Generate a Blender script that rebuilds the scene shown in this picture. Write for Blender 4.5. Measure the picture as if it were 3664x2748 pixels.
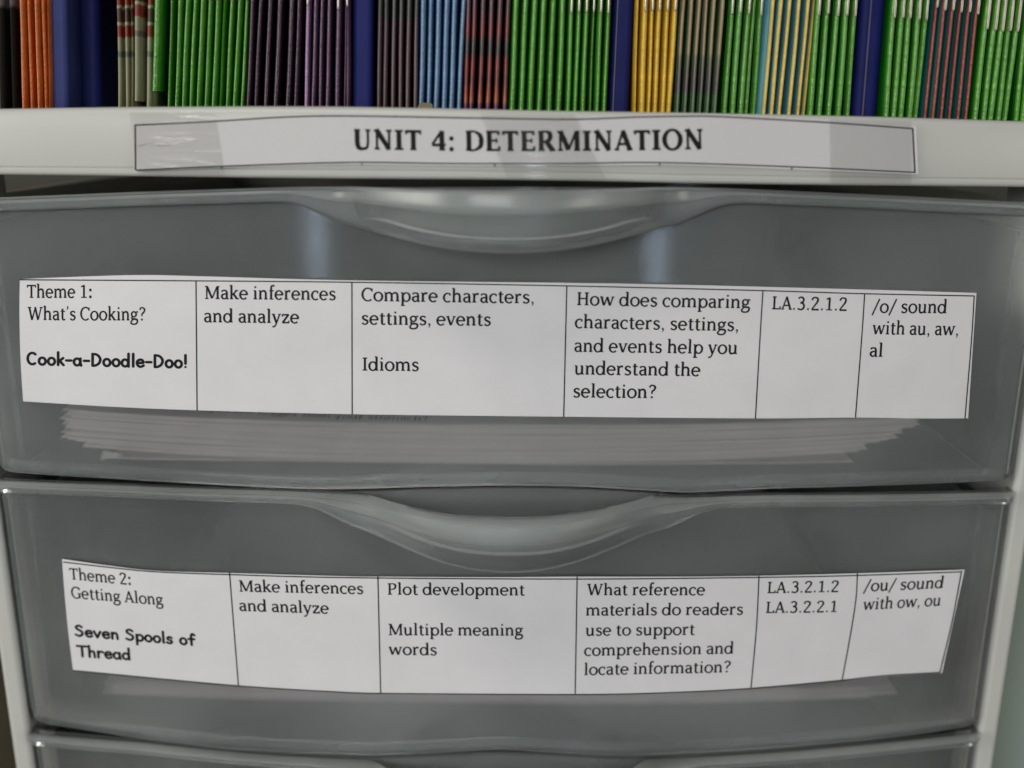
import bpy, math, random
import numpy as np
from mathutils import Vector, Matrix

random.seed(7)
rng = np.random.RandomState(11)
SC = bpy.context.scene
COL = SC.collection
for o in list(bpy.data.objects):
    bpy.data.objects.remove(o)

# ------------------------------------------------------------------ camera
PW, PH = 3664.0, 2748.0
FPX = 3562.0
PITCH, ROLL = math.radians(15.0), math.radians(0.35)
DIST = 0.2917
FW = np.array([0, math.cos(PITCH), -math.sin(PITCH)])
RT0 = np.array([1.0, 0, 0])
UP0 = np.array([0, math.sin(PITCH), math.cos(PITCH)])
RT = RT0 * math.cos(ROLL) + UP0 * math.sin(ROLL)
UP = UP0 * math.cos(ROLL) - RT0 * math.sin(ROLL)
CAM = -DIST * FW
cd = bpy.data.cameras.new('camera')
cam = bpy.data.objects.new('camera', cd)
COL.objects.link(cam)
cam.matrix_world = Matrix(((RT[0], UP[0], -FW[0], CAM[0]), (RT[1], UP[1], -FW[1], CAM[1]),
                           (RT[2], UP[2], -FW[2], CAM[2]), (0, 0, 0, 1)))
cd.sensor_width = 36.0
cd.lens = 36.0 * FPX / PW
cd.clip_start = 0.01
cd.clip_end = 50
cd.dof.use_dof = True
cd.dof.focus_distance = 0.281
cd.dof.aperture_fstop = 5.0
SC.camera = cam

# ------------------------------------------------------------------ world, lamps, exposure
w = bpy.data.worlds.new('World')
SC.world = w
w.use_nodes = True
bg = w.node_tree.nodes['Background']
bg.inputs[0].default_value = (0.80, 0.86, 0.92, 1)
bg.inputs[1].default_value = 0.07


def lamp(name, loc, target, size, size_y, power, col):
    l = bpy.data.lights.new(name, 'AREA')
    l.shape = 'RECTANGLE'
    l.size, l.size_y, l.energy, l.color = size, size_y, power, col
    o = bpy.data.objects.new(name, l)
    COL.objects.link(o)
    o.location = loc
    o.rotation_euler = (Vector(target) - Vector(loc)).to_track_quat('-Z', 'Y').to_euler()
    return o


lamp('room_window_light', (-0.42, -1.45, 0.36), (0, 0, 0.0), 1.0, 0.36, 6.2, (1.0, 0.985, 0.965))
lamp('ceiling_lamp', (-0.65, -0.95, 1.75), (0, 0, 0), 1.0, 0.6, 7.5, (1.0, 0.95, 0.84))
lamp('side_window_light', (-1.3, -0.55, 0.28), (0, 0, 0), 0.4, 0.6, 5.0, (1.0, 0.97, 0.88))
lamp('low_fill_light', (0.02, -0.76, -0.60), (0, 0, 0.0), 1.0, 0.16, 0.22, (0.93, 0.97, 1.0))  # added low fill, stands in for light bounced up off the floor
lamp('right_fill_light', (1.25, -0.75, 0.05), (0, 0, -0.05), 0.4, 0.5, 2.2, (1.0, 0.96, 0.84))  # added fill lamp, evens the light on the inner side walls
# two narrow bright gaps (between blinds) behind the photographer: the paired streaks on the drawer front
for gx in (-0.57, 0.40):
    lamp('blind_gap_light', (gx, -1.5, -0.14), (0, 0, 0.03), 0.012, 0.26, 0.14, (0.62, 0.78, 1.0))

lamp('small_front_lamp', (0.035, -1.0, -0.030), (0, 0, 0.04), 0.04, 0.03, 0.11, (0.86, 0.92, 1.0))

SC.render.engine = 'CYCLES'
SC.view_settings.view_transform = 'Standard'
SC.view_settings.look = 'None'
SC.view_settings.gamma = 1.0
SC.view_settings.exposure = 0.48
SC.view_settings.use_curve_mapping = False
SC.cycles.use_denoising = True
SC.cycles.max_bounces = 10
SC.cycles.transparent_max_bounces = 48
SC.cycles.diffuse_bounces = 5
SC.cycles.glossy_bounces = 3
SC.cycles.transmission_bounces = 8
SC.cycles.caustics_reflective = False
SC.cycles.caustics_refractive = True
SC.cycles.sample_clamp_indirect = 4

# ------------------------------------------------------------------ geometry of the place
K = PW / 2212.0            # notes taken on a 2212 px wide copy of the photograph
BOW, HALF = 0.015, 0.155   # the drawer fronts bulge 15 mm over their width


def F(x):
    return -BOW * (1 - (np.asarray(x) / HALF) ** 2)


def rays(px, py):
    px = np.asarray(px, float); py = np.asarray(py, float)
    return (FW[None, :] + RT[None, :] * ((px - PW / 2) / FPX)[:, None]
            - UP[None, :] * ((py - PH / 2) / FPX)[:, None])


def on_front(px, py, off=0.0):
    """points on the bowed front, lifted off it towards the room by off metres"""
    d = rays(np.atleast_1d(px), np.atleast_1d(py))
    k = BOW / HALF ** 2
    a = k * d[:, 0] ** 2
    b = 2 * k * CAM[0] * d[:, 0] - d[:, 1]
    c = k * CAM[0] ** 2 - BOW - off - CAM[1]
    a = np.where(np.abs(a) < 1e-9, 1e-9, a)
    t = (-b - np.sqrt(b * b - 4 * a * c)) / (2 * a)
    return CAM[None, :] + d * t[:, None]


def on_y(px, py, y):
    d = rays(np.atleast_1d(px), np.atleast_1d(py))
    return CAM[None, :] + d * ((y - CAM[1]) / d[:, 1])[:, None]


def on_z(px, py, z):
    d = rays(np.atleast_1d(px), np.atleast_1d(py))
    return CAM[None, :] + d * ((z - CAM[2]) / d[:, 2])[:, None]


def zcurve(pts, xs, off=0.0, smooth=9):
    """height along the bowed front of an edge measured on the photograph"""
    p = np.array(pts, float)
    q = on_front(p[:, 0], p[:, 1], off)
    xx = np.linspace(xs[0] - 0.01, xs[-1] + 0.01, 400)
    sl0 = (q[1, 2] - q[0, 2]) / (q[1, 0] - q[0, 0]); sl1 = (q[-1, 2] - q[-2, 2]) / (q[-1, 0] - q[-2, 0])
    z = np.interp(xx, q[:, 0], q[:, 2])
    z = np.where(xx < q[0, 0], q[0, 2] + sl0 * (xx - q[0, 0]), z)
    z = np.where(xx > q[-1, 0], q[-1, 2] + sl1 * (xx - q[-1, 0]), z)
    n = smooth
    ker = np.hanning(2 * n + 1); ker /= ker.sum()
    zs = np.convolve(np.pad(z, n, mode='edge'), ker, mode='valid')
    return np.interp(xs, xx, zs)


# ------------------------------------------------------------------ materials
def nt(name):
    m = bpy.data.materials.new(name)
    m.use_nodes = True
    t = m.node_tree
    t.nodes.clear()
    out = t.nodes.new('ShaderNodeOutputMaterial')
    return m, t, out


def N(t, kind, **kw):
    n = t.nodes.new(kind)
    for k, v in kw.items():
        setattr(n, k, v)
    return n


def noise_col(t, base, amt, scale, detail=3, coord='Object'):
    tc = N(t, 'ShaderNodeTexCoord')
    no = N(t, 'ShaderNodeTexNoise')
    no.inputs['Scale'].default_value = scale
    no.inputs['Detail'].default_value = detail
    t.links.new(tc.outputs[coord], no.inputs['Vector'])
    r = N(t, 'ShaderNodeMapRange')
    r.inputs['From Min'].default_value = 0.3; r.inputs['From Max'].default_value = 0.7
    r.inputs['To Min'].default_value = 1 - amt; r.inputs['To Max'].default_value = 1 + amt
    t.links.new(no.outputs['Fac'], r.inputs['Value'])
    mx = N(t, 'ShaderNodeVectorMath', operation='SCALE')
    mx.inputs[0].default_value = base[:3]
    t.links.new(r.outputs['Result'], mx.inputs['Scale'])
    return mx.outputs['Vector'], no.outputs['Fac']


def principled(name, base, rough=0.5, amt=0.05, scale=60, spec=0.5, metal=0.0, coat=0.0, bump=0.0, bscale=2000):
    m, t, out = nt(name)
    b = N(t, 'ShaderNodeBsdfPrincipled')
    c, f = noise_col(t, base, amt, scale)
    t.links.new(c, b.inputs['Base Color'])
    b.inputs['Roughness'].default_value = rough
    b.inputs['Specular IOR Level'].default_value = spec
    b.inputs['Metallic'].default_value = metal
    b.inputs['Coat Weight'].default_value = coat
    b.inputs['Coat Roughness'].default_value = 0.2
    if bump:
        tc = N(t, 'ShaderNodeTexCoord')
        n2 = N(t, 'ShaderNodeTexNoise'); n2.inputs['Scale'].default_value = bscale
        t.links.new(tc.outputs['Object'], n2.inputs['Vector'])
        bp = N(t, 'ShaderNodeBump'); bp.inputs['Strength'].default_value = bump
        bp.inputs['Distance'].default_value = 0.0004
        t.links.new(n2.outputs['Fac'], bp.inputs['Height'])
        t.links.new(bp.outputs['Normal'], b.inputs['Normal'])
    t.links.new(b.outputs[0], out.inputs[0])
    return m


def frosted(name, milk, tint, rough, milk_edge=0.35, trans=0.4, power=1.0):
    """clear milky polypropylene: part see-through, part milky scatter, with a skin gloss"""
    m, t, out = nt(name)
    tr = N(t, 'ShaderNodeBsdfTransparent'); tr.inputs[0].default_value = (*tint, 1)
    rf = N(t, 'ShaderNodeBsdfRefraction'); rf.inputs['Color'].default_value = (*tint, 1)
    rf.inputs['IOR'].default_value = 1.06; rf.inputs['Roughness'].default_value = 0.26
    see = N(t, 'ShaderNodeMixShader'); see.inputs[0].default_value = 0.55
    t.links.new(tr.outputs[0], see.inputs[1]); t.links.new(rf.outputs[0], see.inputs[2])
    di = N(t, 'ShaderNodeBsdfDiffuse')
    c, f = noise_col(t, (0.765, 0.835, 0.845), 0.10, 16, 5)
    t.links.new(c, di.inputs[0])
    tl = N(t, 'ShaderNodeBsdfTranslucent'); tl.inputs[0].default_value = (0.80, 0.80, 0.79, 1)
    mt = N(t, 'ShaderNodeMixShader'); mt.inputs[0].default_value = trans
    t.links.new(di.outputs[0], mt.inputs[1]); t.links.new(tl.outputs[0], mt.inputs[2])
    lw = N(t, 'ShaderNodeLayerWeight'); lw.inputs['Blend'].default_value = 0.35
    mr = N(t, 'ShaderNodeMapRange')
    mr.inputs['To Min'].default_value = milk; mr.inputs['To Max'].default_value = milk_edge
    pw = N(t, 'ShaderNodeMath', operation='POWER'); pw.inputs[1].default_value = power
    t.links.new(lw.outputs['Facing'], pw.inputs[0]); t.links.new(pw.outputs[0], mr.inputs['Value'])
    # cloudy, uneven milkiness of moulded plastic
    mu = N(t, 'ShaderNodeMath', operation='MULTIPLY')
    r2 = N(t, 'ShaderNodeMapRange')
    r2.inputs['From Min'].default_value = 0.3; r2.inputs['From Max'].default_value = 0.7
    r2.inputs['To Min'].default_value = 0.82; r2.inputs['To Max'].default_value = 1.22
    t.links.new(f, r2.inputs['Value'])
    t.links.new(mr.outputs[0], mu.inputs[0]); t.links.new(r2.outputs[0], mu.inputs[1])
    m1 = N(t, 'ShaderNodeMixShader')
    t.links.new(mu.outputs[0], m1.inputs[0])
    t.links.new(see.outputs[0], m1.inputs[1]); t.links.new(mt.outputs[0], m1.inputs[2])
    gl = N(t, 'ShaderNodeBsdfGlossy'); gl.inputs['Roughness'].default_value = rough
    fr = N(t, 'ShaderNodeFresnel'); fr.inputs['IOR'].default_value = 1.45
    # fine scuffs break up the gloss
    tc = N(t, 'ShaderNodeTexCoord'); mp = N(t, 'ShaderNodeMapping'); mp.inputs['Scale'].default_value = (1, 1, 3)
    n3 = N(t, 'ShaderNodeTexNoise'); n3.inputs['Scale'].default_value = 900; n3.inputs['Detail'].default_value = 5
    t.links.new(tc.outputs['Object'], mp.inputs[0]); t.links.new(mp.outputs[0], n3.inputs['Vector'])
    bp = N(t, 'ShaderNodeBump'); bp.inputs['Strength'].default_value = 0.03; bp.inputs['Distance'].default_value = 0.0003
    t.links.new(n3.outputs['Fac'], bp.inputs['Height'])
    t.links.new(bp.outputs[0], gl.inputs['Normal'])
    m2 = N(t, 'ShaderNodeMixShader')
    t.links.new(fr.outputs[0], m2.inputs[0])
    t.links.new(m1.outputs[0], m2.inputs[1]); t.links.new(gl.outputs[0], m2.inputs[2])
    t.links.new(m2.outputs[0], out.inputs[0])
    return m


def banded(name, stops, rough=0.35, amt=0.12, wob=0.0, spec=0.5):
    """printed cover whose colour changes with the height above the booklet's foot; stops = (height m, rgb)"""
    m, t, out = nt(name)
    b = N(t, 'ShaderNodeBsdfPrincipled')
    tc = N(t, 'ShaderNodeTexCoord')
    sx = N(t, 'ShaderNodeSeparateXYZ')
    t.links.new(tc.outputs['Object'], sx.inputs[0])
    no = N(t, 'ShaderNodeTexNoise'); no.inputs['Scale'].default_value = 260; no.inputs['Detail'].default_value = 3
    t.links.new(tc.outputs['Object'], no.inputs['Vector'])
    a = N(t, 'ShaderNodeMath', operation='MULTIPLY_ADD')
    t.links.new(no.outputs['Fac'], a.inputs[0]); a.inputs[1].default_value = wob; a.inputs[2].default_value = -wob / 2
    ad = N(t, 'ShaderNodeMath', operation='ADD')
    t.links.new(sx.outputs['Z'], ad.inputs[0]); t.links.new(a.outputs[0], ad.inputs[1])
    sc = N(t, 'ShaderNodeMath', operation='DIVIDE'); sc.inputs[1].default_value = 0.05
    t.links.new(ad.outputs[0], sc.inputs[0])
    cr = N(t, 'ShaderNodeValToRGB')
    el = cr.color_ramp.elements
    while len(el) > 1:
        el.remove(el[0])
    el[0].position = min(1, stops[0][0] / 0.05); el[0].color = (*stops[0][1], 1)
    for h, c in stops[1:]:
        e = el.new(min(1, h / 0.05)); e.color = (*c, 1)
    t.links.new(sc.outputs[0], cr.inputs[0])
    r = N(t, 'ShaderNodeMapRange')
    r.inputs['To Min'].default_value = 1 - amt; r.inputs['To Max'].default_value = 1 + amt
    t.links.new(no.outputs['Fac'], r.inputs['Value'])
    mx = N(t, 'ShaderNodeVectorMath', operation='SCALE')
    t.links.new(cr.outputs[0], mx.inputs[0]); t.links.new(r.outputs[0], mx.inputs['Scale'])
    t.links.new(mx.outputs[0], b.inputs['Base Color'])
    b.inputs['Roughness'].default_value = rough
    b.inputs['Specular IOR Level'].default_value = spec
    t.links.new(b.outputs[0], out.inputs[0])
    return m


M = {}
M['white_plastic'] = principled('white_plastic', (0.56, 0.57, 0.545), 0.32, 0.03, 25, 0.45, bump=0.04, bscale=1500)
M['side_plastic'] = principled('side_plastic', (0.74, 0.72, 0.62), 0.5, 0.06, 30)
M['shade_toned_back'] = principled('shade_toned_back_plastic', (0.24, 0.205, 0.155), 0.6, 0.06, 30)  # white back panel toned dark brown: the interior's shade is in its colour
M['frosted'] = frosted('frosted_plastic', 0.185, (0.945, 0.95, 0.95), 0.07, 0.22)
M['frosted_rim'] = frosted('frosted_rim_plastic', 0.26, (0.92, 0.945, 0.96), 0.15, 0.70, power=2.0)
M['frosted_bead'] = frosted('frosted_bead_plastic', 0.42, (0.93, 0.94, 0.93), 0.24, 0.75, power=2.0)
M['paper'] = principled('paper', (0.74, 0.74, 0.77), 0.85, 0.025, 90, 0.15, bump=0.12, bscale=700)
M['sheet'] = principled('sheet_paper', (0.84, 0.76, 0.755), 0.85, 0.04, 120, 0.1)
M['ink'] = principled('black_ink', (0.012, 0.012, 0.014), 0.7, 0.1, 300, 0.2)
M['staple'] = principled('staple_steel', (0.62, 0.57, 0.48), 0.36, 0.05, 300, 0.5, 1.0)
M['binder'] = principled('navy_binder', (0.006, 0.011, 0.115), 0.6, 0.15, 90, 0.25)
M['binder_edge'] = principled('navy_binder_edge', (0.09, 0.08, 0.16), 0.5, 0.1, 90)
M['binder_face'] = principled('faded_navy_binder', (0.036, 0.050, 0.20), 0.6, 0.15, 60, 0.3)
M['scrap'] = principled('tan_scrap', (0.20, 0.18, 0.09), 0.7, 0.15, 400)
M['wall'] = principled('dark_wall', (0.07, 0.075, 0.065), 0.8, 0.05, 8)
M['floor'] = principled('brown_floor', (0.10, 0.085, 0.07), 0.8, 0.3, 120)
M['dark_wood'] = principled('dark_wood', (0.14, 0.12, 0.09), 0.6, 0.2, 30)
M['pale_bin'] = principled('pale_bin_plastic', (0.36, 0.43, 0.395), 0.5, 0.04, 20)
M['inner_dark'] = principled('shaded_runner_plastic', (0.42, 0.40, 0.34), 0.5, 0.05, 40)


def hatch_paper():
    m, t, out = nt('hatched_label_paper')
    b = N(t, 'ShaderNodeBsdfPrincipled')
    tc = N(t, 'ShaderNodeTexCoord')
    mp = N(t, 'ShaderNodeMapping'); mp.inputs['Rotation'].default_value = (0, math.radians(38), 0)
    t.links.new(tc.outputs['Object'], mp.inputs[0])
    wv = N(t, 'ShaderNodeTexWave'); wv.inputs['Scale'].default_value = 640
    wv.bands_direction = 'X'
    t.links.new(mp.outputs[0], wv.inputs['Vector'])
    cr = N(t, 'ShaderNodeValToRGB')
    cr.color_ramp.elements[0].position = 0.10; cr.color_ramp.elements[0].color = (0.40, 0.40, 0.42, 1)
    cr.color_ramp.elements[1].position = 0.62; cr.color_ramp.elements[1].color = (0.80, 0.79, 0.80, 1)
    t.links.new(wv.outputs['Fac'], cr.inputs[0])
    t.links.new(cr.outputs[0], b.inputs['Base Color'])
    b.inputs['Roughness'].default_value = 0.8
    b.inputs['Specular IOR Level'].default_value = 0.2
    t.links.new(b.outputs[0], out.inputs[0])
    return m


M['hatch'] = hatch_paper()


def tape_mat(name, wrinkle):
    m, t, out = nt(name)
    tr = N(t, 'ShaderNodeBsdfTransparent'); tr.inputs[0].default_value = (0.925, 0.922, 0.917, 1)
    gl = N(t, 'ShaderNodeBsdfGlossy'); gl.inputs['Roughness'].default_value = 0.13
    fr = N(t, 'ShaderNodeFresnel'); fr.inputs['IOR'].default_value = 1.45
    tc = N(t, 'ShaderNodeTexCoord')
    mp = N(t, 'ShaderNodeMapping'); mp.inputs['Scale'].default_value = (0.16, 1, 1.5)
    no = N(t, 'ShaderNodeTexNoise'); no.inputs['Scale'].default_value = 300; no.inputs['Detail'].default_value = 3
    t.links.new(tc.outputs['Object'], mp.inputs[0]); t.links.new(mp.outputs[0], no.inputs['Vector'])
    bp = N(t, 'ShaderNodeBump'); bp.inputs['Strength'].default_value = wrinkle; bp.inputs['Distance'].default_value = 0.0016
    t.links.new(no.outputs['Fac'], bp.inputs['Height'])
    t.links.new(bp.outputs[0], gl.inputs['Normal'])
    mx = N(t, 'ShaderNodeMixShader')
    t.links.new(fr.outputs[0], mx.inputs[0]); t.links.new(tr.outputs[0], mx.inputs[1]); t.links.new(gl.outputs[0], mx.inputs[2])
    t.links.new(mx.outputs[0], out.inputs[0])
    return m


M['tape'] = tape_mat('clear_tape', 0.05)
M['tape_wrinkled'] = tape_mat('wrinkled_clear_tape', 0.12)


# ------------------------------------------------------------------ object helpers
def tag(o, label=None, cat=None, group=None, kind=None):
    if label: o['label'] = label
    if cat: o['category'] = cat
    if group: o['group'] = group
    if kind: o['kind'] = kind
    return o


def empty(name, loc=(0, 0, 0)):
    o = bpy.data.objects.new(name, None)
    o.empty_display_size = 0.02
    COL.objects.link(o)
    o.location = loc
    return o


class MB:
    def __init__(self):
        self.v, self.f, self.mi = [], [], []

    def add(self, verts, faces, mi=0):
        n = len(self.v)
        self.v += [tuple(float(c) for c in p) for p in verts]
        for k, f in enumerate(faces):
            self.f.append(tuple(i + n for i in f))
            self.mi.append(mi[k] if isinstance(mi, list) else mi)

    def box(self, x0, x1, y0, y1, z0, z1, mi=0):
        v = [(x, y, z) for z in (z0, z1) for y in (y0, y1) for x in (x0, x1)]
        self.add(v, [(0, 2, 3, 1), (4, 5, 7, 6), (0, 1, 5, 4), (2, 6, 7, 3), (0, 4, 6, 2), (1, 3, 7, 5)], mi)

    def grid(self, P, mi=0, closed_u=False, closed_v=False):
        """P[i][j] points; quads between them"""
        P = np.asarray(P, float)
        nu, nv = P.shape[:2]
        n = len(self.v)
        self.v += [tuple(p) for p in P.reshape(-1, 3)]
        for i in range(nu if closed_u else nu - 1):
            for j in range(nv if closed_v else nv - 1):
                a = i * nv + j; b = ((i + 1) % nu) * nv + j
                c = ((i + 1) % nu) * nv + (j + 1) % nv; d = i * nv + (j + 1) % nv
                self.f.append((n + a, n + b, n + c, n + d)); self.mi.append(mi)

    def build(self, name, mats, parent=None, loc=None, smooth=True, bevel=0.0, sharp=40):
        me = bpy.data.meshes.new(name)
        vv = self.v
        if loc is not None:
            vv = [(p[0] - loc[0], p[1] - loc[1], p[2] - loc[2]) for p in vv]
        me.from_pydata(vv, [], self.f)
        for m in (mats if isinstance(mats, (list, tuple)) else [mats]):
            me.materials.append(m)
        me.polygons.foreach_set('material_index', self.mi)
        me.update()
        o = bpy.data.objects.new(name, me)
        COL.objects.link(o)
        if loc is not None:
            o.location = loc
        if parent is not None:
            o.parent = parent
        if smooth:
            me.polygons.foreach_set('use_smooth', [True] * len(me.polygons))
            try:
                me.set_sharp_from_angle(angle=math.radians(sharp))
            except Exception:
                pass
        if bevel:
            bv = o.modifiers.new('bevel', 'BEVEL'); bv.width = bevel; bv.segments = 3
            bv.limit_method = 'ANGLE'
        return o


def fix_normals(o):
    import bmesh
    bm = bmesh.new(); bm.from_mesh(o.data)
    bmesh.ops.remove_doubles(bm, verts=bm.verts, dist=1e-7)
    bmesh.ops.recalc_face_normals(bm, faces=bm.faces)
    bm.to_mesh(o.data); bm.free()
    return o


# ------------------------------------------------------------------ room: floor and wall
fl = MB(); fl.grid([[(-4, -4, -0.62), (4, -4, -0.62)], [(-4, 3, -0.62), (4, 3, -0.62)]])
tag(fix_normals(fl.build('floor', M['floor'])), kind='structure')
wl = MB(); wl.box(-4, 4, 0.62, 0.70, -0.62, 2.6)
tag(wl.build('wall', M['wall']), kind='structure')

# ------------------------------------------------------------------ the cart
inner = [on_y([120, 3486], [2748, 2748], 0.0), on_y([3632], [1700], 0.0)]
XL, XR = float(inner[0][0, 0]), float(inner[0][1, 0])
print('inner edges', XL, XR, inner[1][0])
XC = (XL + XR) / 2
WI = (XR - XL) / 2
POST = 0.0062
cart = empty('storage_cart', (0, 0, -0.60))
tag(cart, 'white plastic drawer cart with frosted see-through drawers and booklets standing on top', 'drawer cart')


def to_cart(o):
    o.parent = cart
    o.location = Vector(o.location) - Vector(cart.location)
    return o


# corner posts (front ones in view), side panels, back panel, runners
for s in (-1, 1):
    m = MB()
    xi = XC + s * WI; xo = XC + s * (WI + POST)
    a, b = min(xi, xo), max(xi, xo)
    m.box(a, b, 0.000, 0.030, -0.585, 0.0615)
    to_cart(m.build('corner_post', M['white_plastic'], bevel=0.0016))
    m = MB(); m.box(a, b, 0.265, 0.290, -0.585, 0.052)
    to_cart(m.build('corner_post', M['white_plastic'], bevel=0.0016))
    m = MB(); m.box(XC + s * (WI + 0.003) - 0.0012, XC + s * (WI + 0.003) + 0.0012, 0.0302, 0.2648, -0.56, 0.052)
    to_cart(m.build('side_panel', M['side_plastic'], bevel=0.0004))
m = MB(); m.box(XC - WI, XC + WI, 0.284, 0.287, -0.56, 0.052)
to_cart(m.build('back_panel', M['shade_toned_back'], bevel=0.0004))

# what stands beside the cart: a dark cabinet on the left, a pale rounded bin on the right
xl = float(on_y(-30, 2500, 0.045)[0, 0])
m = MB(); m.box(xl - 0.40, xl - 0.004, 0.045, 0.42, -0.62, 0.03)
tag(m.build('cabinet', M['dark_wood'], loc=(xl - 0.2, 0.2, -0.62), bevel=0.003), 'dark brown cabinet standing close at the left of the cart', 'cabinet')
xr = float(on_y(3602, 2748, 0.07)[0, 0])
m = MB(); m.box(xr, xr + 0.30, 0.07, 0.40, -0.62, 0.02)
tag(m.build('storage_bin', M['pale_bin'], loc=(xr + 0.15, 0.2, -0.62), bevel=0.022), 'pale green-grey plastic bin just beyond the right post of the cart', 'bin')

# top frame: lip (front ledge) and the tray behind it
LED_TOP = [(0, 389), (400, 383), (900, 380), (1200, 381), (1600, 388), (2000, 397), (2400, 402), (2800, 410), (3200, 419), (3664, 434)]
LED_BOT = [(0, 628), (300, 631), (700, 636), (1250, 642), (1700, 645), (2100, 650), (2450, 658), (2900, 664), (3300, 668), (3664, 672)]
LOFF = 0.006
XO = WI + POST + 0.004
xs = np.linspace(XC - XO, XC + XO, 121)
zt = zcurve(LED_TOP, xs, LOFF); zb = zcurve(LED_BOT, xs, LOFF)
# cross-section: u = 0..1 down the face, y offset from the face
prof = [(0.0, 0.0150, -0.0018), (0.0, 0.0135, 0.0), (0.0, 0.0018, 0.0), (0.0, 0.0010, -0.0003), (0.0, 0.0003, -0.0010),
        (0.10, 0.0, 0), (0.3, -0.0003, 0), (0.55, -0.0004, 0), (0.75, -0.0002, 0), (0.855, 0.0000, 0), (0.862, 0.0004, 0),
        (0.870, 0.0004, 0), (0.878, 0.0000, 0), (0.94, 0.0, 0), (0.968, 0.0002, 0), (0.986, 0.0007, 0), (0.996, 0.0016, 0), (1.0, 0.0030, 0), (1.0, 0.0100, 0.0002),
        (0.93, 0.0102, 0)]
P = []
for i, x in enumerate(xs):
    f = float(F(x)) - LOFF
    P.append([(x, f + y, zt[i] + (zb[i] - zt[i]) * u + dz) for u, y, dz in prof])
lip = MB(); lip.grid(P)
TRAY = float(zt.min()) - 0.0030
P2 = [[(x, float(F(x)) - LOFF + 0.0150, zt[i] - 0.0018), (x, float(F(x)) - LOFF + 0.0152, zt[i] - 0.0040), (x, 0.300, zt[i] - 0.0040), (x, 0.302, zt[i] - 0.0015), (x, 0.305, zt[i] - 0.0015), (x, 0.305, zt[i] - 0.010)]
      for i, x in enumerate(xs)]
lip.grid(P2)
ZU = float(zb.max()) + 0.0022
lip.box(XC - XO + 0.002, XC + XO - 0.002, 0.012, 0.300, ZU, ZU + 0.002)
tf = to_cart(fix_normals(lip.build('top_frame', M['white_plastic'], sharp=50)))
ZT = lambda x: float(np.interp(x, xs, zt))

# ------------------------------------------------------------------ drawers
WD = WI - 0.0006
DRAW = [
    dict(top=[(0, 713), (500, 693), (1027, 676), (1400, 670), (1832, 668), (2250, 671), (2584, 679), (3150, 704), (3664, 730)],
         bot=[(0, 1690), (400, 1715), (973, 1748), (1150, 1754), (1250, 1752), (1500, 1745), (1800, 1739), (2100, 1745), (2300, 1757), (2450, 1766), (2779, 1750), (3518, 1725), (3620, 1722)]),
    dict(top=[(0, 1719), (400, 1735), (973, 1756), (1250, 1766), (1500, 1757), (1800, 1750), (2100, 1756), (2300, 1768), (2450, 1779), (2779, 1771), (3518, 1762), (3632, 1760)],
         bot=[(119, 2587), (298, 2615), (502, 2648), (800, 2685), (1341, 2709), (1788, 2686), (2228, 2711), (2700, 2688), (3253, 2638), (3461, 2605), (3493, 2600)]),
    dict(top=[(117, 2623), (502, 2655), (900, 2696), (1341, 2720), (1600, 2707), (1788, 2702), (2000, 2706), (2228, 2720), (2700, 2697), (3253, 2648), (3493, 2622)],
         bot=None),
]


def sstep(x):
    x = np.clip(x, 0, 1)
    return x * x * (3 - 2 * x)


xcore = np.linspace(-WD + 0.004, WD - 0.004, 131)
xend = np.array([0.0037, 0.0030, 0.0024, 0.0018, 0.0012, 0.0007, 0.0003, 0.0])
XD = np.concatenate([-WD + xend[::-1], xcore, WD - xend]) + XC


def edge_round(x):
    r = 0.003
    e = np.clip(np.abs(x - XC) - (WD - r), 0, r)
    return r - np.sqrt(np.maximum(r * r - e * e, 0))


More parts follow.
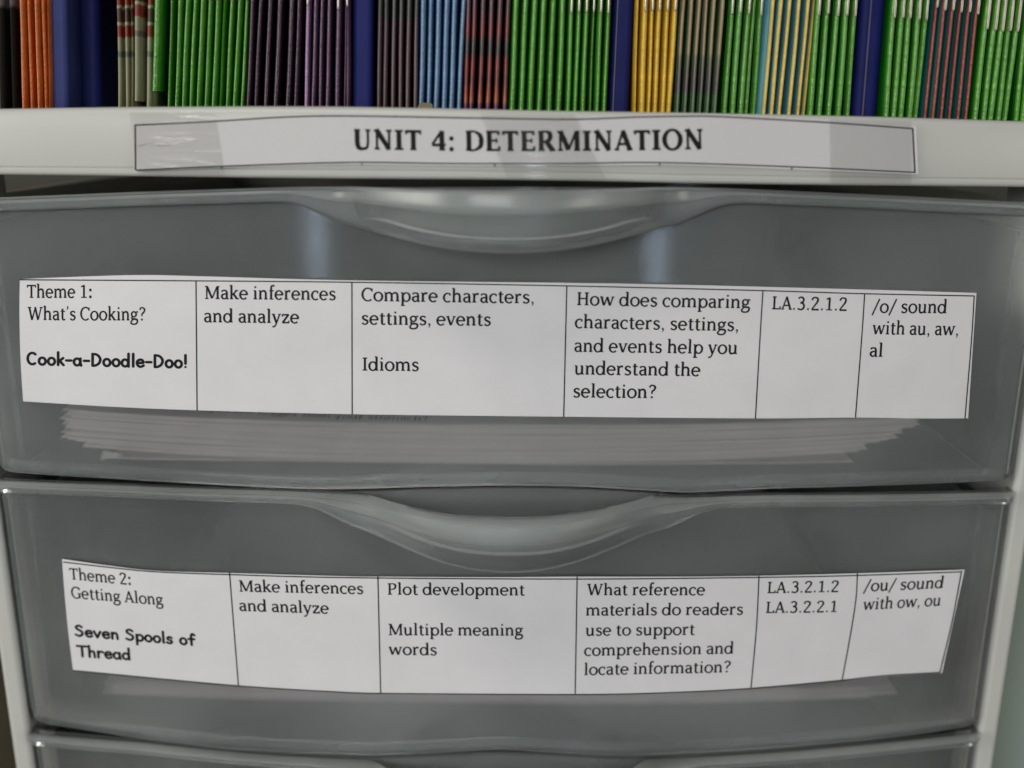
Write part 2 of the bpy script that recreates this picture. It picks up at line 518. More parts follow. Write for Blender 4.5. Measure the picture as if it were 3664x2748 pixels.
for di, D in enumerate(DRAW):
    ztop = zcurve(D['top'], XD)
    if D['bot']:
        zbot = zcurve(D['bot'], XD)
    else:
        zbot = ztop - 0.085
    rc = 0.006
    e = np.clip(np.abs(XD - XC) - (WD - rc), 0, rc)
    zbot = zbot + (rc - np.sqrt(np.maximum(rc * rc - e * e, 0))) * 0.9
    er = edge_round(XD)
    mb = MB()
    NR = 30
    front, back = [], []
    TH = 0.0020
    for i, x in enumerate(XD):
        f = float(F(x)) + er[i]
        zz = np.linspace(zbot[i], ztop[i], NR)
        wav = 0.00005 * math.sin(x * 60 + di * 1.7) + 0.000012 * math.sin(x * 190 + di)
        lipz = np.clip(1 - (zz - zbot[i]) / 0.0012, 0, 1)
        front.append([(x, f + wav + 0.0006 * l * l, z) for z, l in zip(zz, lipz)])
        back.append([(x, f + wav + TH, z) for z in zz])
    A = np.array(front); B = np.array(back)
    shell = np.concatenate([A, B[:, ::-1]], axis=1)
    mb.grid(shell, closed_v=True)
    n = shell.shape[1]
    base = len(mb.v) - shell.shape[0] * n
    for i0 in (0, shell.shape[0] - 1):
        for j in range(NR - 1):
            q = (base + i0 * n + j, base + i0 * n + j + 1, base + i0 * n + n - 2 - j, base + i0 * n + n - 1 - j)
            mb.f.append(q); mb.mi.append(0)
    # thick foot rail along the lower edge, behind the front
    st = []
    for i, x in enumerate(XD[6:-6]):
        k = i + 6
        f = float(F(x)) + TH + 0.0003
        st.append([(x, f, zbot[k] + 0.0003), (x, f, zbot[k] + 0.0012), (x, f + 0.0001, zbot[k] + 0.0026), (x, f + 0.0006, zbot[k] + 0.0034)])
    mb.grid(st, mi=1)
    # the box behind: floor, two sides, back
    zf = float(zbot.min()) + 0.0015
    ztp = float(ztop.min()) - 0.007
    xb = WD - 0.0075
    fl_pts = []
    for x in np.linspace(XC - xb, XC + xb, 41):
        f = float(F(x)) + 0.0065
        fl_pts.append([(x, f, zf), (x, 0.262, zf), (x, 0.262, zf - 0.0012), (x, f, zf - 0.0012)])
    mb.grid(fl_pts, mi=1, closed_v=True)
    for s in (-1, 1):
        xw = XC + s * xb
        mb.box(min(xw, xw + s * 0.0014), max(xw, xw + s * 0.0014), 0.004, 0.262, zf + 0.0004, ztp, mi=1)
        # flange on the side wall
        mb.box(min(xw + s * 0.0016, xw + s * 0.0058), max(xw + s * 0.0016, xw + s * 0.0058), 0.006, 0.262, ztp - 0.0016, ztp)
    mb.box(XC - xb + 0.002, XC + xb - 0.002, 0.2602, 0.2616, zf + 0.0004, ztp)
    drawer = to_cart(fix_normals(mb.build('drawer', [M['frosted'], M['frosted_rim']], sharp=35)))
    drawer['label'] = ['frosted upper drawer with the Theme 1 strip', 'frosted middle drawer with the Theme 2 strip',
                       'frosted bottom drawer without a strip'][di]

    # rim and scooped pull, one moulding along the upper edge
    xh = float(on_front(1822, [700, 1800, 2720][di])[0, 0])
    hw = 0.0640
    hm = MB()
    rows = []
    for i, x in enumerate(XD[3:-3]):
        k = i + 3
        u = (x - xh) / hw
        au = min(abs(u), 1.0)
        v = min(abs(u) / 0.72, 1.0)
        p = 0.0030 + 0.0215 * (1 - v * v) ** 1.6 + 0.0035 * (1 - sstep((au - 0.55) / 0.45)) * (v > 0.0)
        h = 0.0030 + 0.0112 * (1 - au * au) * float(sstep((1.0 - au) / 0.32))
        f = float(F(x)) + er[k]
        z0 = ztop[k] - 0.0002
        pts = []
        NP = 26
        ne = 3.4
        def bowl(pp, hh):
            """half profile of the scoop: flat floor, rounded corner, upright wall up to (pp, 0)"""
            r_ = min(0.0042, 0.45 * pp, 0.45 * hh)
            pb_ = pp * 0.965
            o_ = [(pb_ * q / 6.0 * (1 - r_ / pb_), -hh) for q in range(6)]
            for q in range(9):
                an = q / 8 * math.pi / 2
                o_.append((pb_ - r_ + r_ * math.sin(an), -hh + r_ - r_ * math.cos(an)))
            for q in range(1, NP - 15 + 1):
                w_ = q / (NP - 15)
                o_.append((pb_ + (pp - pb_) * w_ + 0.03 * pp * 4 * w_ * (1 - w_), (-hh + r_) * (1 - w_)))
            return o_

        for q_, (yy, zz) in enumerate(bowl(p, h)):
            fl_ = 0.0010 * float(sstep((q_ - (NP - 7)) / 2.0)) * min(1, max(0, (p - 0.004)) / 0.008)
            pts.append((x, f - yy - fl_, z0 + zz))
        # rounded lip
        pts.append((x, f - p - 0.0009, z0 + 0.0005)); pts.append((x, f - p + 0.0002, z0 + 0.0009))
        tl = 0.0034
        pi_ = max(0.0004, min(p - tl, 0.0212 * (1 - (au / 0.66) ** 2)))
        pts.append((x, f - pi_ - 0.0005, z0 + 0.0008)); pts.append((x, f - pi_, z0 + 0.0003))
        hi = max(h - 0.0022, 0.0006) if pi_ > 0.0004 else 0.0006
        pj = max(p - 0.0022, 0.0004) if p > 0.006 else pi_
        for yy, zz in bowl(pi_, hi)[::-1][1:]:
            pts.append((x, f - max(yy, 0.0002), z0 + zz))
        pts[0] = (x, f - 0.0002, z0 - h)
        rows.append(pts)
    hm.grid(rows, closed_v=True)
    nv_ = len(rows[0])
    for fi in range(len(hm.f)):         # the thick bead along the top edge of the pull
        if NP - 6 <= fi % nv_ <= NP + 9:
            hm.mi[fi] = 1
    ho = hm.build('handle', [M['frosted_rim'], M['frosted_bead']], sharp=50)
    fix_normals(ho)
    ho.parent = drawer
    ho.location = (0, 0, 0)
    D['zf'] = zf
    D['handle'] = ho
# all cart parts are modelled in world space: shift them back under the cart's base
for o in cart.children:
    o.location = -Vector(cart.location)

# runners that carry the drawers, on the inside of the side panels
for zz in (0.020, -0.082, -0.180):
    for s in (-1, 1):
        m = MB()
        a, b = XC + s * (WI + 0.0014), XC + s * (WI - 0.0055)
        m.box(min(a, b), max(a, b), 0.031, 0.262, zz - 0.0025, zz)
        r = m.build('runner', M['inner_dark'], bevel=0.0004)
        r.parent = cart; r.location = -Vector(cart.location)

# ------------------------------------------------------------------ lettering: a small drawn alphabet
def catmull(pts, ws, n=7):
    p = np.array(pts, float); ww = np.array(ws, float)
    if len(p) == 2:
        return p, ww
    out, ow = [], []
    q = np.vstack([2 * p[0] - p[1], p, 2 * p[-1] - p[-2]])
    for i in range(len(p) - 1):
        p0, p1, p2, p3 = q[i], q[i + 1], q[i + 2], q[i + 3]
        for k in range(n):
            t = k / n
            out.append(0.5 * ((2 * p1) + (-p0 + p2) * t + (2 * p0 - 5 * p1 + 4 * p2 - p3) * t * t + (-p0 + 3 * p1 - 3 * p2 + p3) * t ** 3))
            ow.append(ww[i] + (ww[i + 1] - ww[i]) * t)
    out.append(p[-1]); ow.append(ww[-1])
    return np.array(out), np.array(ow)


class Pen:
    def __init__(s, w, t, sf, rnd=False):
        s.w, s.t, s.s, s.rnd, s.strokes = w, t, sf, rnd, []

    def L(s, x0, y0, x1, y1, w=None):
        w = s.w if w is None else w
        n = max(2, int(math.hypot(x1 - x0, y1 - y0) / 150) + 1)
        s.strokes.append((np.stack([np.linspace(x0, x1, n), np.linspace(y0, y1, n)], 1), np.full(n, w), s.rnd, False))

    def V(s, x, y0, y1, w=None): s.L(x, y0, x, y1, w)

    def H(s, x0, x1, y, th=None): s.L(x0, y, x1, y, s.s if th is None else th)

    def C(s, pts, ws=None):
        if ws is None: ws = [s.w] * len(pts)
        a, b = catmull(pts, ws)
        s.strokes.append((a, b, s.rnd, False))

    def A(s, cx, cy, rx, ry, a0, a1, wv=None, wh=None):
        wv = s.w if wv is None else wv; wh = s.t if wh is None else wh
        an = np.radians(np.linspace(a0, a1, max(6, int(abs(a1 - a0) / 13))))
        closed = abs(a1 - a0) >= 359.9
        s.strokes.append((np.stack([cx + rx * np.cos(an), cy + ry * np.sin(an)], 1), wh + (wv - wh) * np.cos(an) ** 2, s.rnd and not closed, closed))

    def O(s, cx, cy, rx, ry, wv=None, wh=None): s.A(cx, cy, rx, ry, 0, 360, wv, wh)

    def D(s, x, y, r=54):
        an = np.linspace(0, 2 * math.pi, 13)[:-1]
        s.strokes.append((np.stack([x + r * np.cos(an), y + r * np.sin(an)], 1), None, False, False))


def serif_glyph(ch, g, bold=False):
    w, t, s = g.w, g.t, g.s
    b = s / 2
    top = 667 - b
    arch = lambda x0, x1: (g.C([(x0, 330), (x0 + 70, 405), (x0 + 165, 443), (x1 - 35, 405), (x1, 310)], [t * .8, t, t * 1.3, w * .9, w]), g.V(x1, 315, 0))
    if ch == ' ': return 230
    if ch == 'a':
        g.C([(75, 375), (125, 432), (215, 447), (312, 420), (345, 335)], [t * 1.3, t, t, w * .8, w]); g.V(345, 340, 80)
        g.C([(345, 95), (365, 28), (435, 22)], [w, t * 1.2, t * .8])
        g.C([(345, 280), (225, 262), (110, 215), (85, 125), (140, 40), (235, 25), (345, 90)], [t * .8, t, t * 1.3, w, w * .8, t, t * .8]); return 465
    if ch == 'b':
        g.V(125, 720, 0); g.H(40, 125, 705); g.O(305, 230, 180, 217); return 550
    if ch == 'c':
        g.A(250, 233, 190, 220, 48, 312); g.D(365, 372, 44); return 435
    if ch == 'd':
        g.O(240, 230, 180, 217); g.V(430, 720, 0); g.H(340, 430, 705); g.H(430, 515, b); return 555
    if ch == 'e':
        g.A(245, 233, 185, 220, 0, 318); g.H(70, 445, 246, t); return 495
    if ch == 'f':
        g.V(145, 0, 560); g.C([(145, 545), (160, 655), (230, 715), (325, 690)], [w, w * .9, t * 1.1, t * 1.4]); g.H(50, 290, 447); g.H(60, 265, b); return 320
    if ch == 'g':
        g.O(220, 315, 135, 132, w * .9, t); g.C([(340, 400), (390, 438), (465, 430)], [t, t, t * 1.2])
        g.C([(150, 205), (95, 150), (120, 85), (250, 72), (390, 50), (430, -40), (370, -150), (230, -190), (85, -160), (50, -85), (110, 0), (160, 50)], [t, t, t * 1.3, w * .9, w * .9, w * .9, t * 1.2, t, t * 1.2, w * .8, t, t]); return 490
    if ch == 'h':
        g.V(125, 720, 0); g.H(35, 125, 705); g.H(40, 220, b); arch(125, 420); g.H(340, 515, b); return 555
    if ch == 'i':
        g.V(140, 450, 0); g.H(45, 140, 447); g.H(45, 240, b); g.D(138, 625, 56); return 285
    if ch == 'k':
        g.V(125, 720, 0); g.H(35, 125, 705); g.H(40, 220, b); g.L(400, 440, 165, 225, t); g.L(225, 285, 425, 20, w); g.H(310, 480, 447); g.H(345, 525, b); return 525
    if ch == 'l':
        g.V(140, 720, 0); g.H(45, 140, 705); g.H(45, 240, b); return 285
    if ch in 'nm':
        g.V(120, 450, 0); g.H(35, 120, 447); g.H(35, 212, b); arch(120, 410)
        g.H(328, 505, b)
        if ch == 'n': return 545
        arch(410, 700); g.H(615, 795, b); return 835
    if ch == 'o': g.O(262, 233, 198, 220); return 525
    if ch == 'p':
        g.V(125, 450, -195); g.H(35, 125, 447); g.H(35, 235, -195); g.O(305, 230, 180, 217); return 550
    if ch == 'r':
        g.V(125, 450, 0); g.H(35, 125, 447); g.H(35, 235, b); g.C([(125, 315), (185, 405), (265, 445), (350, 425)], [t, t * 1.2, w * .9, w]); return 395
    if ch == 's':
        g.C([(340, 375), (285, 435), (190, 447), (105, 395), (105, 310), (200, 248), (310, 195), (335, 115), (270, 30), (160, 20), (65, 80)], [t * 1.2, t, t, w * .85, w * .9, w * .95, w * .95, w * .9, t, t, t * 1.3]); return 415
    if ch == 't':
        g.L(150, 585, 150, 90, w); g.C([(150, 105), (175, 32), (245, 20), (315, 48)], [w, w * .8, t, t]); g.H(40, 305, 447); return 340
    if ch == 'u':
        g.V(115, 450, 140); g.H(30, 115, 447); g.C([(115, 150), (150, 42), (235, 25), (335, 60), (405, 145)], [w, w * .85, t * 1.3, t, t * .8]); g.V(405, 450, 0); g.H(320, 405, 447); g.H(405, 500, b); return 550
    if ch in 'vy':
        g.L(85, 450, 245, 10, w)
        if ch == 'v': g.L(410, 450, 255, 10, t)
        else: g.C([(410, 450), (330, 220), (250, 10), (185, -130), (110, -185), (35, -175)], [t, t, t, t, t, w * .7])
        g.H(10, 165, 447); g.H(335, 485, 447); return 495
    if ch == 'w':
        g.L(80, 450, 210, 10, w); g.L(375, 450, 218, 10, t); g.L(375, 450, 520, 10, w); g.L(665, 450, 528, 10, t); g.H(5, 160, 447); g.H(590, 740, 447); return 750
    if ch == 'z':
        g.H(55, 400, 428, s * 1.4); g.L(375, 430, 75, 30, w * .9); g.H(50, 410, 28, s * 1.4); g.V(66, 428, 330, t); g.V(398, 28, 130, t); return 455
    if ch == 'T':
        g.V(290, 650, 0); g.H(30, 550, 667 - s * .65, s * 1.3); g.V(46, 650, 520, t * .9); g.V(534, 650, 520, t * .9); g.H(185, 395, b); return 580
    if ch == 'W':
        g.L(105, 650, 265, 5, w); g.L(470, 660, 275, 5, t); g.L(455, 655, 625, 5, w); g.L(815, 650, 635, 5, t); g.H(10, 215, top); g.H(730, 910, top); return 920
    if ch in 'CG':
        g.A(330, 333, 268, 322, 50, 312); g.V(535, 650, 480, t)
        if ch == 'G': g.V(535, 20, 285); g.H(420, 620, 290); return 650
        return 595
    if ch == 'M':
        g.V(140, 650, 0, t); g.L(145, 655, 420, 40, w); g.L(690, 655, 425, 40, t); g.V(715, 655, 0, w); g.H(40, 160, top); g.H(50, 235, b); g.H(690, 810, top); g.H(610, 820, b); return 855
    if ch == 'I':
        g.V(165, 650, 0); g.H(55 - (w - 84) * .4, 275 + (w - 84) * .4, top); g.H(55 - (w - 84) * .4, 275 + (w - 84) * .4, b); return 330
    if ch == 'H':
        for x in (150, 530): g.V(x, 650, 0); g.H(x - 105, x + 105, top); g.H(x - 105, x + 105, b)
        g.H(150, 530, 345, t); return 680
    if ch == 'L':
        g.V(150, 650, 0); g.H(45, 265, top); g.H(45, 500, b * 1.2, s * 1.2); g.V(486, 20, 165, t); return 530
    if ch == 'A':
        g.L(310, 665, 85, 10, t); g.L(300, 655, 540, 10, w); g.H(150, 450, 215, t); g.H(5, 175, b); g.H(435, 630, b); return 630
    if ch in 'PR':
        g.V(150, 650, 0); g.H(45, 160, top); g.H(45, 270, b)
        g.C([(150, 640), (310, 642), (440, 590), (465, 485), (425, 375), (300, 320), (150, 318)], [s, s, w * .9, w, w * .9, s, s])
        if ch == 'R': g.L(320, 330, 545, 15, w); g.H(490, 640, b); return 630
        return 555
    if ch == 'U':
        g.V(150, 650, 220); g.C([(150, 235), (190, 70), (335, 22), (480, 70), (520, 235)], [w, w * .95, t * 1.2, t, t]); g.V(520, 650, 225, t); g.H(45, 255, top); g.H(430, 610, top); return 650
    if ch == 'N':
        g.V(140, 650, 0, t); g.L(120, 665, 555, 20, w); g.V(560, 650, 0, t); g.H(35, 140, top); g.H(45, 240, b); g.H(460, 655, top); return 695
    if ch == 'E':
        g.V(150, 650, 0); g.H(45, 480, top, s * 1.1); g.H(45, 500, b, s * 1.1); g.H(150, 400, 345, s); g.V(468, 660, 520, t); g.V(488, 10, 160, t); g.V(400, 420, 270, t * .8); return 545
    if ch == 'D':
        g.V(150, 650, 0); g.H(45, 160, top); g.H(45, 160, b)
        g.C([(150, 640), (360, 632), (540, 510), (575, 333), (540, 155), (360, 34), (150, 25)], [s, s, w * .85, w, w * .85, s, s]); return 665
    if ch == 'O': g.O(350, 333, 275, 322); return 700
    if ch == '1': g.V(280, 655, 0); g.L(110, 560, 280, 640, t); g.H(110, 450, b); return 550
    if ch == '2':
        g.C([(85, 510), (140, 615), (265, 645), (390, 595), (405, 480), (310, 320), (90, 50)], [t * 1.6, t * 1.1, t, w * .9, w, w * .8, t]); g.H(75, 480, 28, s * 1.5); return 550
    if ch == '3':
        g.C([(100, 575), (195, 640), (320, 630), (395, 530), (355, 415), (210, 358)], [t * 1.3, t, t * 1.2, w, w * .9, t]); g.C([(210, 358), (370, 325), (430, 195), (375, 65), (235, 18), (75, 65)], [t, w * .9, w, w * .9, t, t * 1.3]); return 550
    if ch == '4': g.L(385, 650, 55, 205, t); g.H(40, 520, 185, t * 1.1); g.V(385, 650, 0); g.H(290, 490, b); return 555
    if ch == '.': g.D(110, 48, 56); return 235
    if ch == ',': g.D(115, 48, 54); g.C([(140, 60), (145, -20), (85, -120)], [60, 50, 30]); return 235
    if ch == ':': g.D(120, 55, 58 + (w > 100) * 22); g.D(120, 400, 58 + (w > 100) * 22); return 265
    if ch == '?': g.C([(85, 545), (150, 640), (270, 650), (365, 565), (335, 440), (225, 340), (210, 215)], [t * 1.3, t, t, w, w * .8, t * 1.2, t]); g.D(212, 50, 58); return 430
    if ch == '’': g.C([(115, 710), (125, 620), (70, 530)], [85, 66, 34]); return 215
    if ch == '"': g.V(110, 710, 540, 55); g.V(240, 710, 540, 55); return 350
    if ch == '/': g.L(20, -130, 385, 710, t * 1.1); return 410
    raise KeyError(ch)


def hand_glyph(ch, g):
    w = g.w
    if ch == ' ': return 300
    if ch == 'C': g.A(300, 330, 225, 300, 50, 305); return 560
    if ch == 'o': g.O(225, 205, 160, 185, w, w); return 450
    if ch == 'k': g.V(100, 690, 20); g.L(340, 390, 110, 190); g.L(170, 245, 360, 20); return 430
    if ch == '-': g.L(70, 270, 310, 270); return 380
    if ch == 'a': g.O(215, 200, 155, 182, w, w); g.C([(375, 385), (375, 150), (410, 15)]); return 480
    if ch == 'D': g.V(110, 640, 20); g.C([(110, 640), (330, 600), (480, 400), (430, 170), (260, 40), (110, 25)]); return 580
    if ch == 'd': g.O(215, 200, 155, 182, w, w); g.C([(385, 690), (380, 250), (385, 15)]); return 500
    if ch == 'l': g.V(110, 690, 20); return 220
    if ch == 'e': g.C([(80, 215), (240, 222), (385, 240), (340, 360), (225, 392), (105, 320), (75, 185), (150, 50), (270, 22), (395, 85)]); return 460
    if ch == '!': g.V(120, 680, 230); g.D(120, 55, 62); return 250
    if ch == 'S': g.C([(400, 570), (290, 650), (140, 600), (115, 490), (240, 390), (390, 290), (400, 130), (260, 25), (70, 90)]); return 520
    if ch == 'v': g.L(50, 385, 200, 20); g.L(375, 385, 205, 20); return 430
    if ch == 'n': g.V(95, 390, 20); g.C([(95, 250), (180, 360), (280, 380), (345, 290), (365, 20)]); return 460
    if ch == 'p': g.V(95, 380, -210); g.O(255, 205, 155, 182, w, w); return 470
    if ch == 's': g.C([(320, 350), (220, 395), (110, 340), (140, 240), (280, 190), (320, 95), (210, 15), (60, 60)]); return 400
    if ch == 'f': g.C([(370, 620), (290, 690), (205, 600), (195, 300), (195, 20)]); g.L(60, 370, 350, 380); return 400
    if ch == 'T': g.L(40, 640, 560, 640); g.V(300, 640, 20); return 580
    if ch == 'h': g.V(95, 690, 20); g.C([(95, 250), (190, 365), (290, 375), (345, 280), (365, 20)]); return 460
    if ch == 'r': g.V(95, 390, 20); g.C([(95, 240), (170, 350), (260, 390), (350, 350)]); return 390
    raise KeyError(ch)


def typeset(text, style):
    """-> list of (pts Nx2 left, right) ribbons and polygons in em units, and total width"""
    x = 0.0
    items = []
    for ch in text:
        if style == 'hand':
            g = Pen(138, 138, 138, True); adv = hand_glyph(ch, g)
        elif style == 'bold':
            g = Pen(172, 88, 74); adv = serif_glyph(ch, g) + 40
        else:
            g = Pen(114, 76, 60); adv = serif_glyph(ch, g)
        for pts, ws, rnd, closed in g.strokes:
            pts = np.array(pts) + (x, 0)
            items.append((pts, ws, rnd, closed))
        x += adv
    xs_ = [p[:, 0] for p, *_ in items]
    lo = min(a.min() for a in xs_); hi = max(a.max() for a in xs_)
    return items, lo, hi


def text_mesh(text, style, mapfun):
    """mapfun(Nx2 with u in 0..1 along the line, v in cap heights) -> Nx3"""
    items, lo, hi = typeset(text, style)
    mb = MB()
    for pts, ws, rnd, closed in items:
        if ws is None:
            poly = pts
            q = np.stack([(poly[:, 0] - lo) / (hi - lo), poly[:, 1] / 667.0], 1)
            mb.add(mapfun(q), [tuple(range(len(poly)))])
            continue
        n = len(pts)
        tg = np.gradient(pts, axis=0)
        if closed:
            tg[0] = tg[-1] = pts[1] - pts[-2]
        tg /= np.maximum(np.linalg.norm(tg, axis=1, keepdims=True), 1e-9)
        nm = np.stack([-tg[:, 1], tg[:, 0]], 1)
        Lp = pts + nm * ws[:, None] / 2; Rp = pts - nm * ws[:, None] / 2
        al = np.concatenate([Lp, Rp])
        faces = [(i, i + 1, n + i + 1, n + i) for i in range(n - 1)]
        if rnd:
            for (c, d, r) in ((pts[0], -tg[0], ws[0] / 2), (pts[-1], tg[-1], ws[-1] / 2)):
                a0 = math.atan2(d[1], d[0])
                an = a0 + np.linspace(-math.pi / 2, math.pi / 2, 7)
                k = len(al)
                al = np.concatenate([al, np.stack([c[0] + r * np.cos(an), c[1] + r * np.sin(an)], 1)])
                faces.append(tuple(range(k, k + 7)))
        q = np.stack([(al[:, 0] - lo) / (hi - lo), al[:, 1] / 667.0], 1)
        mb.add(mapfun(q), faces)
    return mb


# ------------------------------------------------------------------ paper strips on the drawers and the label on the ledge
def poly_y(pts):
    p = np.array(pts, float)
    return lambda x: np.interp(x, p[:, 0], p[:, 1])


def smooth_curve(pts, n):
    """resample a measured polyline smoothly at n parameters"""
    p = np.array(pts, float)
    a, _ = catmull(p, np.ones(len(p)), 12)
    s = np.concatenate([[0], np.cumsum(np.linalg.norm(np.diff(a, axis=0), axis=1))])
    s /= s[-1]
    t = np.linspace(0, 1, n)
    return np.stack([np.interp(t, s, a[:, 0]), np.interp(t, s, a[:, 1])], 1)


def sheet_from_edges(top, bot, off_fun, ncol=90, nrow=14, left_bulge=0.0, right_bulge=0.0, thick=0.00012):
    T = smooth_curve(top, ncol); B = smooth_curve(bot, ncol)
    P = np.zeros((ncol, nrow, 3)); Q = np.zeros((ncol, nrow, 3))
    for j in range(nrow):
        t = j / (nrow - 1)
        px = T[:, 0] * (1 - t) + B[:, 0] * t
        py = T[:, 1] * (1 - t) + B[:, 1] * t
        s = np.linspace(0, 1, ncol)
        px = px + 4 * t * (1 - t) * (left_bulge * (1 - s) ** 3 + right_bulge * s ** 3)
        P[:, j] = on_front(px, py, off_fun(px, py))
        Q[:, j] = on_front(px, py, off_fun(px, py) - thick)
    mb = MB()
    mb.grid(P); mb.grid(Q[::-1])
    # edges
    for a, b in ((P[:, 0], Q[:, 0]), (P[:, -1], Q[:, -1]), (P[0], Q[0]), (P[-1], Q[-1])):
        mb.grid(np.stack([a, b], 0))
    return mb


def ribbon(pts, wpx, off_fun, lift):
    """ruled line of wpx photo pixels wide printed on the sheet"""
    a = smooth_curve(pts, 60) if len(pts) > 2 else np.stack([np.linspace(pts[0][0], pts[1][0], 30), np.linspace(pts[0][1], pts[1][1], 30)], 1)
    tg = np.gradient(a, axis=0); tg /= np.linalg.norm(tg, axis=1, keepdims=True)
    nm = np.stack([-tg[:, 1], tg[:, 0]], 1) * wpx / 2
    L, R = a + nm, a - nm
    return np.stack([on_front(L[:, 0], L[:, 1], off_fun(L[:, 0], L[:, 1]) + lift), on_front(R[:, 0], R[:, 1], off_fun(R[:, 0], R[:, 1]) + lift)], 0)


LIFT = 0.00004


def put_text(parent, name, lines, style, cap, upfun, off_fun):
    """lines = (text, x0, y0, x1, y1[, ymid]) baselines; several lines of a cell make one printed block"""
    mb = MB()
    for ln in lines:
        text, x0, y0, x1, y1 = ln[:5]
        mid = ln[5] if len(ln) > 5 else None

        def mp(q):
            u, v = q[:, 0], q[:, 1]
            bx = x0 + (x1 - x0) * u; by = y0 + (y1 - y0) * u
            if mid is not None:
                by = by + 4 * u * (1 - u) * mid
            ux = upfun(bx)
            px = bx + ux * cap * v; py = by - cap * v
            return on_front(px, py, off_fun(px, py) + LIFT)
        t = text_mesh(text, style, mp)
        mb.add(t.v, t.f)
    o = mb.build(name, M['ink'], smooth=False)
    o.parent = parent
    o.location = -Vector(parent.location)
    return o


# --- title label on the ledge
def off_title(px, py):
    px = np.asarray(px, float)
    return LOFF + 0.0010 + 0.00025 * np.sin(px / 260.0) + 0.00012 * np.sin(px / 97.0 + 1)


t_top = [(480, 444), (752, 431), (1017, 413), (1250, 408), (1731, 416), (2048, 420), (2274, 411), (2450, 408), (2571, 409), (2971, 430), (3276, 450)]
t_bot = [(484, 612), (794, 600), (1250, 588), (1596, 592), (2048, 592), (2358, 590), (2400, 588), (2834, 606), (3284, 625)]
root = empty('title_label', tuple(on_front(1880, 520, LOFF)[0]))
tag(root, 'long grey hatched paper label reading UNIT 4: DETERMINATION taped along the white ledge', 'paper label')


def child(mb, name, mats, parent, **kw):
    o = mb.build(name, mats, **kw)
    o.parent = parent
    o.location = -Vector(parent.location)
    return o


ps = sheet_from_edges(t_top, t_bot, off_title)
child(ps, 'paper', M['hatch'], root)
bd = MB()
b_top = [(482, 448), (752, 435), (1017, 419), (1250, 415), (1731, 423), (2048, 427), (2274, 419), (2450, 416), (2571, 417), (2971, 439), (3266, 460)]
b_bot = [(486, 609), (794, 595), (1250, 581), (1596, 585), (2048, 585), (2358, 582), (2834, 597), (3274, 617)]
bd.grid(ribbon(b_top, 5, off_title, LIFT)); bd.grid(ribbon(b_bot, 5, off_title, LIFT))
bd.grid(ribbon([(483, 446), (485, 610)], 5, off_title, LIFT * 2)); bd.grid(ribbon([(3266, 458), (3274, 619)], 6, off_title, LIFT * 2))
for tx, ty in ((794, 597), (1296, 583), (1771, 588), (2361, 585), (2834, 600)):
    bd.grid(ribbon([(tx, ty - 3), (tx - 2, ty + 8)], 4, off_title, LIFT * 2))
child(bd, 'border_line', M['ink'], root, smooth=False)
# white margin outside the printed border
wm = MB()
wm.grid(ribbon([(3273, 455), (3281, 622)], 9, off_title, LIFT)); wm.grid(ribbon([(1250, 585), (1596, 589), (2048, 589), (2358, 587), (2834, 602), (3274, 622)], 4, off_title, LIFT * .6))
child(wm, 'blank_margin', M['paper'], root, smooth=False)
put_text(root, 'heading_text', [('UNIT 4: DETERMINATION', 1268, 534, 2515, 534, 7)], 'bold', 73, lambda x: -0.02 + 0 * x, off_title)


# --- strips on the drawers
def make_strip(label, top, bot, rules_top, rules_bot, cols, right_rule, cells, cap, ups, off, lb, rb, bottom_rule):
    c = on_front(np.mean([p[0] for p in top]), np.mean([p[1] for p in bot]))[0]
    root = empty('paper_strip', tuple(c))
    tag(root, label, 'paper strip', 'printed paper strips on the drawer fronts')
    child(sheet_from_edges(top, bot, off, left_bulge=lb, right_bulge=rb), 'paper', M['paper'], root)
    r = MB()
    r.grid(ribbon(rules_top, 4.2, off, LIFT))
    for c_ in cols:
        r.grid(ribbon(c_, 4.2, off, LIFT * 1.6))
    r.grid(ribbon(right_rule, 4.2, off, LIFT * 1.6))
    if bottom_rule:
        r.grid(ribbon(bottom_rule, 4.2, off, LIFT))
    child(r, 'table_line', M['ink'], root, smooth=False)
    ux = np.array(ups)
    upf = lambda x: np.interp(x, ux[:, 0], ux[:, 1])
    for name, style, lines in cells:
        put_text(root, name, lines, style, cap * (0.96 if style == 'hand' else 1), upf, off)
    return root


def off1(px, py):
    px = np.asarray(px, float); py = np.asarray(py, float)
    return 0.0011 + 0.0003 * np.sin(px / 330.0) + 0.0008 * np.clip((300 - px) / 300, 0, 1) ** 2 + 0.0002 * np.sin(py / 90.0 + px / 500)


def off2(px, py):
    px = np.asarray(px, float); py = np.asarray(py, float)
    return 0.0012 + 0.0003 * np.sin(px / 290.0 + 1) + 0.0010 * np.clip((px - 2900) / 500, 0, 1) ** 2 + 0.0006 * np.clip((500 - px) / 300, 0, 1) ** 2 + 0.0002 * np.sin(py / 80.0)


